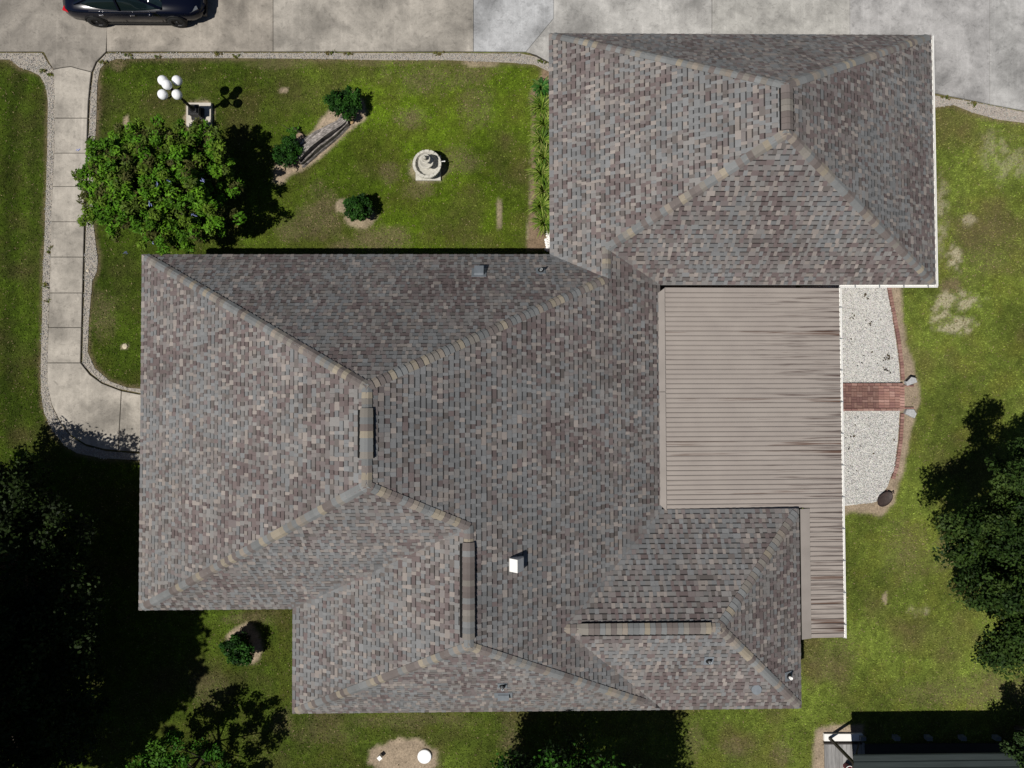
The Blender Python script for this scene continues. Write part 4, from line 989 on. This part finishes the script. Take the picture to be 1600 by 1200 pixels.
# ------------------------------------------------------------------ fountain
fc = U3(669.5, 263.5, 0); ft = thing('fountain', fc, 'round three tiered pale stone fountain on a square base', 'fountain')
obj('base', *prism([(fc[0] + x * .47, fc[1] + y * .47) for x, y in ((-1, -1), (1, -1), (1, 1), (-1, 1))], 0, .10, .015), M['fountain'], ft)
obj('basin', *lathe([(.30, .10), (.34, .16), (.47, .30), (.525, .44), (.53, .50), (.505, .535), (.44, .535), (.415, .50), (.40, .42), (.33, .36), (.001, .34)], fc, 40, .006), M['fountain'], ft, smooth=True)
for k in range(16):
    a_ = 2 * math.pi * k / 16; p = fc + (math.cos(a_) * .472, math.sin(a_) * .472, .537)
    obj('rim_stone', *box(p, (.095, .150, .022), a_), M['fountain'], ft)
obj('pedestal', *lathe([(.16, .34), (.12, .45), (.07, .52), (.09, .62), (.07, .70)], fc, 20), M['fountain'], ft, smooth=True)
obj('middle_bowl', *lathe([(.07, .66), (.18, .72), (.265, .80), (.27, .83), (.235, .835), (.20, .79), (.001, .77)], fc, 32, .02), M['fountain'], ft, smooth=True)
obj('upper_bowl', *lathe([(.05, .77), (.06, .95), (.13, 1.0), (.17, 1.06), (.17, 1.08), (.14, 1.08), (.11, 1.04), (.001, 1.03)], fc, 28, .03), M['fountain'], ft, smooth=True)
obj('finial', *lathe([(.03, 1.03), (.07, 1.10), (.05, 1.16), (.08, 1.20), (.05, 1.27), (.001, 1.34)], fc, 14, .08), M['fountain'], ft, smooth=True)
q = fc + (.53, .10, .5); obj('spout', *join([tube([q, q + (.12, 0, .02)], [.015, .015], 6), sphere(q + (.12, 0, .02), .028, 8, 6)]), M['white'], ft)

# ------------------------------------------------------------------ lamp post
lc = U3(312.8, 181.5, 0); lt = thing('lamp_post', lc, 'black cast iron lamp post with five white globes on a square plinth', 'lamp post')
obj('plinth', *prism([(lc[0] + x * .455, lc[1] + y * .455) for x, y in ((-1, -1), (1, -1), (1, 1), (-1, 1))], 0, .14, .012), M['plinth'], lt)
obj('pedestal', *join([box(lc + (0, 0, .19), (.44, .44, .10)), box(lc + (0, 0, .27), (.40, .40, .06)), box(lc + (0, 0, .42), (.34, .34, .25)), box(lc + (0, 0, .57), (.38, .38, .05)), box(lc + (0, 0, .63), (.28, .28, .08))]), M['iron'], lt)
obj('pole', *lathe([(.12, .67), (.07, .75), (.055, .9), (.05, 1.2), (.065, 1.3), (.045, 1.35), (.04, 2.2), (.06, 2.25), (.001, 2.3)], lc, 16, .05), M['iron'], lt, smooth=True)
for k in range(4):
    a_ = k * math.pi / 2 + math.pi / 4; d = np.array([math.cos(a_), math.sin(a_), 0])
    arm = obj('arm', *tube([lc + (0, 0, 2.0), lc + d * .12 + (0, 0, 2.02), lc + d * .27 + (0, 0, 2.0), lc + d * .335 + (0, 0, 2.12), lc + d * .34 + (0, 0, 2.24)], [.028, .028, .026, .03, .06], 8), M['iron'], lt, smooth=True)
    obj('globe', *sphere(lc + d * .34 + (0, 0, 2.38), .168, 24, 16), M['white_globe'], lt, smooth=True)
obj('globe', *sphere(lc + (0, 0, 2.60), .168, 24, 16), M['white_globe'], lt, smooth=True)
obj('finial_neck', *tube([lc + (0, 0, 2.28), lc + (0, 0, 2.56)], [.035, .07], 10), M['iron'], lt)

# ------------------------------------------------------------------ septic lid and vent pipe
c = U3(663.5, 1181, 0); t = thing('tank_lid', c, 'round white plastic lid in the sandy patch', 'lid')
obj('lid', *lathe([(.255, 0), (.255, .06), (.245, .075), (.225, .082), (.001, .09)], c, 36), M['white_globe'], t, smooth=False)
c = U3(594.5, 1180.5, 0); t = thing('vent_pipe', c, 'short white capped pipe standing left of the round lid', 'pipe')
obj('pipe', *box(c + (0, 0, .09), (.12, .12, .18), .7), M['white'], t); obj('cap', *box(c + (0, 0, .195), (.145, .145, .03), .7), M['white'], t)

# ------------------------------------------------------------------ car (front to the right)
def car():
    a = U(106, 30, .5); b = U(320, 30, .5); s_y = U(200, 36.0, .35)[1]
    L = b[0] - a[0]; W = L * .385; cx = (a[0] + b[0]) / 2; cy = s_y + W / 2
    t = thing('parked_car', (cx, cy, .06), 'dark navy blue sedan parked on the driveway, cut by the top edge', 'car')
    k = L / 4.9
    def T(x, y, z): return (cx + x * k, cy + y * k, .06 + z * k)
    w = W / 2 / k
    # stations: x, half width at belt, roof-line of the lower body, sill height
    ST = [(-2.45, .60, .62, .40), (-2.40, .76, .80, .30), (-2.2, .86, .95, .24), (-1.9, .91, 1.00, .24), (-1.5, .935, 1.00, .22), (-1.0, .94, .97, .20), (0, .94, .95, .20), (.9, .94, .94, .20), (1.3, .93, .92, .22), (1.7, .91, .86, .24), (2.05, .87, .79, .24), (2.3, .76, .70, .26), (2.42, .60, .60, .34), (2.47, .35, .52, .38)]
    V = []; m_ = 0
    for x, hw, zt, zs in ST:
        hw = hw / .94 * w
        wheel = abs(abs(x + .05) - 1.5) < .30
        row = [(hw * .90, zs), (hw * .985, zs + .10), (hw, (zs + zt) / 2 + .02), (hw * .975, zt - .12), (hw * .90, zt - .03), (hw * .60, zt + .02), (0, zt + .04)]
        full = [(-y, z) for y, z in row] + row[:-1][::-1]
        m_ = len(full)
        for y, z in full: V.append(T(x, y, z))
    Fc = [(i * m_ + j, i * m_ + j + 1, (i + 1) * m_ + j + 1, (i + 1) * m_ + j) for i in range(len(ST) - 1) for j in range(m_ - 1)] + [(i * m_ + m_ - 1, i * m_, (i + 1) * m_, (i + 1) * m_ + m_ - 1) for i in range(len(ST) - 1)]
    Fc += [tuple(range(m_)), tuple(range(len(V) - 1, len(V) - 1 - m_, -1))]
    body = obj('body', np.array(V), Fc, M['navy'], t, smooth=True)
    # glasshouse
    G = [(-1.95, .62, .62, 1.00), (-1.35, .80, .60, 1.27), (-.9, .84, .60, 1.38), (-.3, .86, .62, 1.43), (.15, .86, .62, 1.41), (.55, .84, .64, 1.27), (1.15, .78, .74, .96)]
    V = []
    for x, wb, wt, zt in G:
        V += [T(x, -wb, .90), T(x, -(wb * .3 + wt * .7) - .02, .90 + (zt - .9) * .6), T(x, -wt + .03, zt - .02), T(x, 0, zt + .01), T(x, wt - .03, zt - .02), T(x, (wb * .3 + wt * .7) + .02, .90 + (zt - .9) * .6), T(x, wb, .90)]
    Fc = [(i * 7 + j, i * 7 + j + 1, (i + 1) * 7 + j + 1, (i + 1) * 7 + j) for i in range(len(G) - 1) for j in range(6)] + [tuple(range(7)), tuple(range(len(V) - 1, len(V) - 8, -1))]
    obj('window_glass', np.array(V), Fc, M['carglass'], t, smooth=True)
    V = []
    for x, wt, zt in ((-1.30, .56, 1.285), (-.9, .585, 1.395), (-.3, .60, 1.445), (.15, .60, 1.425), (.35, .60, 1.36)):
        V += [T(x, -wt - .03, zt - .03), T(x, -wt * .7, zt + .006), T(x, 0, zt + .02), T(x, wt * .7, zt + .006), T(x, wt + .03, zt - .03)]
    Fc = [(i * 5 + j, i * 5 + j + 1, (i + 1) * 5 + j + 1, (i + 1) * 5 + j) for i in range(4) for j in range(4)]
    obj('roof_panel', np.array(V), Fc, M['navy'], t, smooth=True)
    for s in (-1, 1):
        for (p, q) in (((1.12, .79, .95), (.33, .61, 1.37)), ((-.35, .875, .93), (-.32, .63, 1.41)), ((-1.9, .66, 1.0), (-1.25, .59, 1.29))):
            obj('pillar', *beam(T(p[0], s * p[1], p[2]), T(q[0], s * q[1], q[2]), .07, .05), M['navy'], t)
        obj('window_trim', *join([beam(T(-1.4, s * .885, .965), T(-.2, s * .905, .965), .014), beam(T(-.2, s * .905, .965), T(.95, s * .895, .95), .014)]), M['chrome'], t)
        obj('side_mirror', *join([sphere(T(.78, s * (w + .08), 1.0), .095, 12, 8, .7)]), M['navy'], t, smooth=True)
        for x in (-1.05, .05): obj('door_handle', *box(T(x, s * (w + .005), .80), (.17, .035, .03)), M['chrome'], t)
        for x in (-.35, .95, -1.35): obj('door_seam', *beam(T(x, s * (w - .003), .35), T(x, s * (w * .975), .82), .012, .012), M['black'], t)
        for x in (-1.45, 1.42):
            wv, wf = lathe([(.20, -.11), (.315, -.115), (.335, -.09), (.335, .09), (.315, .115), (.20, .11)], (0, 0, 0), 28)
            wv = np.array([T(x + p[0], s * (w - .085) + p[2], .335 + p[1]) for p in wv / 1.0])
            wh = obj('wheel', wv, wf, M['rubber'], t, smooth=True)
            wv, wf = lathe([(.001, -.10), (.05, -.105), (.06, -.08), (.20, -.07), (.215, -.1), (.215, .1), (.2, .07), (.06, .08), (.05, .105), (.001, .10)], (0, 0, 0), 10)
            wv = np.array([T(x + p[0], s * (w - .085) + p[2], .335 + p[1]) for p in wv]); obj('rim', wv, wf, M['rim'], wh)
            obj('arch_lip', *tube([T(x + .37 * math.cos(q), s * (w - .01), .335 + .37 * math.sin(q)) for q in np.linspace(.1, math.pi - .1, 10)], [.03] * 10, 6), M['black'], t)
        obj('tail_light', *box(T(-2.27, s * .72, .80), (.22, .20, .07), s * .35), M['tail'], t)
        obj('headlight', *box(T(2.15, s * .68, .70), (.34, .13, .06), -s * .5), M['lens'], t)
        obj('sill', *box(T(0, s * (w - .04), .20), (2.3, .05, .07)), M['black'], t)
    obj('windscreen_wiper', *join([beam(T(1.12, -.55, 1.0), T(.95, .0, 1.08), .015), beam(T(1.12, .1, 1.0), T(.95, .6, 1.08), .015)]), M['black'], t)
    obj('grille', *box(T(2.44, 0, .50), (.08, .7, .16)), M['black'], t)
    obj('bumper', *box(T(2.36, 0, .30), (.22, 1.35, .10)), M['black'], t)
car()

# ------------------------------------------------------------------ lean-to at the bottom right
pb = U3(1294, 1151, 0); rc = U(1333, 1179, 1.95)
sh = thing('metal_shelter', (rc[0] + 4, rc[1] - 2, 0), 'low shelter with dark green metal roof at the bottom right corner', 'shelter')
ry = rc[1]; rx0 = rc[0]; rx1 = rc[0] + 9.5
for i in range(20):
    y0 = ry - i * .22; z0 = 1.95 + i * .22 * .10
    prof = [(0, 0), (.025, .03), (.05, .03), (.075, 0), (.218, .02)]
    V = [(x, y0 - a_, z0 + b_) for x in (rx0, rx1) for a_, b_ in prof] + [(x, y0 - a_, z0 + b_ - .012) for x in (rx0, rx1) for a_, b_ in prof]
    Fc = [(j, j + 1, j + 6, j + 5) for j in range(4)] + [(10 + j, 15 + j, 16 + j, 11 + j) for j in range(4)] + [(0, 5, 15, 10), (4, 14, 19, 9), (0, 10, 11, 12, 13, 14, 4, 3, 2, 1), (5, 6, 7, 8, 9, 19, 18, 17, 16, 15)]
    obj('roof_sheet', np.array(V), Fc, M['shed_roof'], sh)
tp = pb + (0, 0, 1.90)
obj('post', *beam(pb, tp + (0, 0, .05), .085), M['steel'], sh)
obj('eave_beam', *beam((pb[0], pb[1], 1.88), (rx1, ry - .05, 1.88), .07, .10), M['steel'], sh)
obj('side_rail', *beam((pb[0], pb[1] - .02, 1.84), (pb[0] + .1, pb[1] - 4.0, 2.2), .07, .07), M['steel'], sh)
br_ = U3(1343, 1158, 0); obj('strut', *beam(tp, br_, .045), M['steel'], sh)
for i, px in enumerate((1344, 1397, 1447, 1500, 1553)):
    q = U3(px, 1150, 0); obj('post_foot', *box(q + (0, 0, .13), (.20, .14, .22)), M['flash_grey'], sh)  # pale blocks given a dark grey to deepen the shade under the roof
obj('sill_board', *beam(U3(1287, 1151.5, .06), U3(1347, 1151.5, .06), .26, .10), M['white'], sh)  # white board stops at the roof's shadow so the shaded run stays dark
fl = obj('deck_floor', *prism(UL([(1288, 1162), (1620, 1160), (1620, 1330), (1288, 1330)]), 0, .06), M['steel'], sh)  # dark floor colour stands in for deep shade under the roof
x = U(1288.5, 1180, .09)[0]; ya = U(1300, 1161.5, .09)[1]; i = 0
while x < U(1350, 1180, .09)[0]:  # pale planks end at the shadow edge; bare dark floor beyond paints the shade
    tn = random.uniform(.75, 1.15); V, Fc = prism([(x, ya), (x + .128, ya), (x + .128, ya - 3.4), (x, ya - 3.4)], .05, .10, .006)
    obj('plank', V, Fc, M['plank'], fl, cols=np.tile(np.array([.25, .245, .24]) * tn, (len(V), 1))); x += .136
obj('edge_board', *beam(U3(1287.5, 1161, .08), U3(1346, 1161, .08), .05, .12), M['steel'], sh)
c = U3(1319, 1194, 0); t = thing('red_bucket', c, 'small dark red bucket beside the shelter post', 'bucket')
obj('pail', *lathe([(.10, .10), (.13, .40), (.14, .40), (.12, .37), (.09, .13), (.001, .12)], c, 16), mat('red_plastic', (.16, .012, .02), .5), t)
obj('rim', *lathe([(.13, .39), (.15, .40), (.15, .42), (.13, .42)], c, 16), M['white'], t)

# ------------------------------------------------------------------ small litter and weeds
rs = np.random.default_rng(99)
pts = [U3(px + rs.normal(0, sp_), py + rs.normal(0, sp_), .075) for px, py, sp_, n_ in ((1387, 557, 3.5, 26), (1386, 578, 2.5, 10), (1352, 463, 3, 8), (1360, 505, 3, 9), (1332, 497, 3, 8), (1345, 550, 18, 10), (1340, 700, 22, 14), (1332, 680, 3, 5)) for _ in range(n_)]
V, Fc, cc = leaves_mesh(pts, .02, 1, .045, [(.05, .035, .02), (.08, .06, .03), (.03, .025, .02)], rs=rs, up=1.5)
tag(obj('leaf_litter', V, Fc, M['leaf'], cols=cc), 'dry brown leaves scattered on the white gravel', 'leaves', kind='stuff')
pts = []; 
for px, py, n_ in ((340, 84, 9), (366, 87, 4), (200, 86, 5), (515, 83, 6), (545, 84, 6), (685, 83, 6), (246, 88, 4), (1524, 163, 8), (1478, 152, 5), (82, 116, 5), (68, 110, 4), (79, 385, 5), (77, 395, 3), (76, 445, 5), (76, 470, 4), (137, 312, 4), (846, 96, 5), (160, 97, 5)):
    for _ in range(n_): pts.append(U3(px + rs.normal(0, 4), py + rs.normal(0, 1.6), .04))
V, Fc, cc = leaves_mesh(pts, .06, 14, .035, [(.06, .085, .012), (.10, .11, .02), (.13, .105, .04)], rs=rs, up=.6); V[:, 2] = np.maximum(V[:, 2], .012)
tag(obj('weeds', V, Fc, M['leaf'], cols=cc), 'small weeds growing along the concrete edges', 'weeds', kind='stuff')
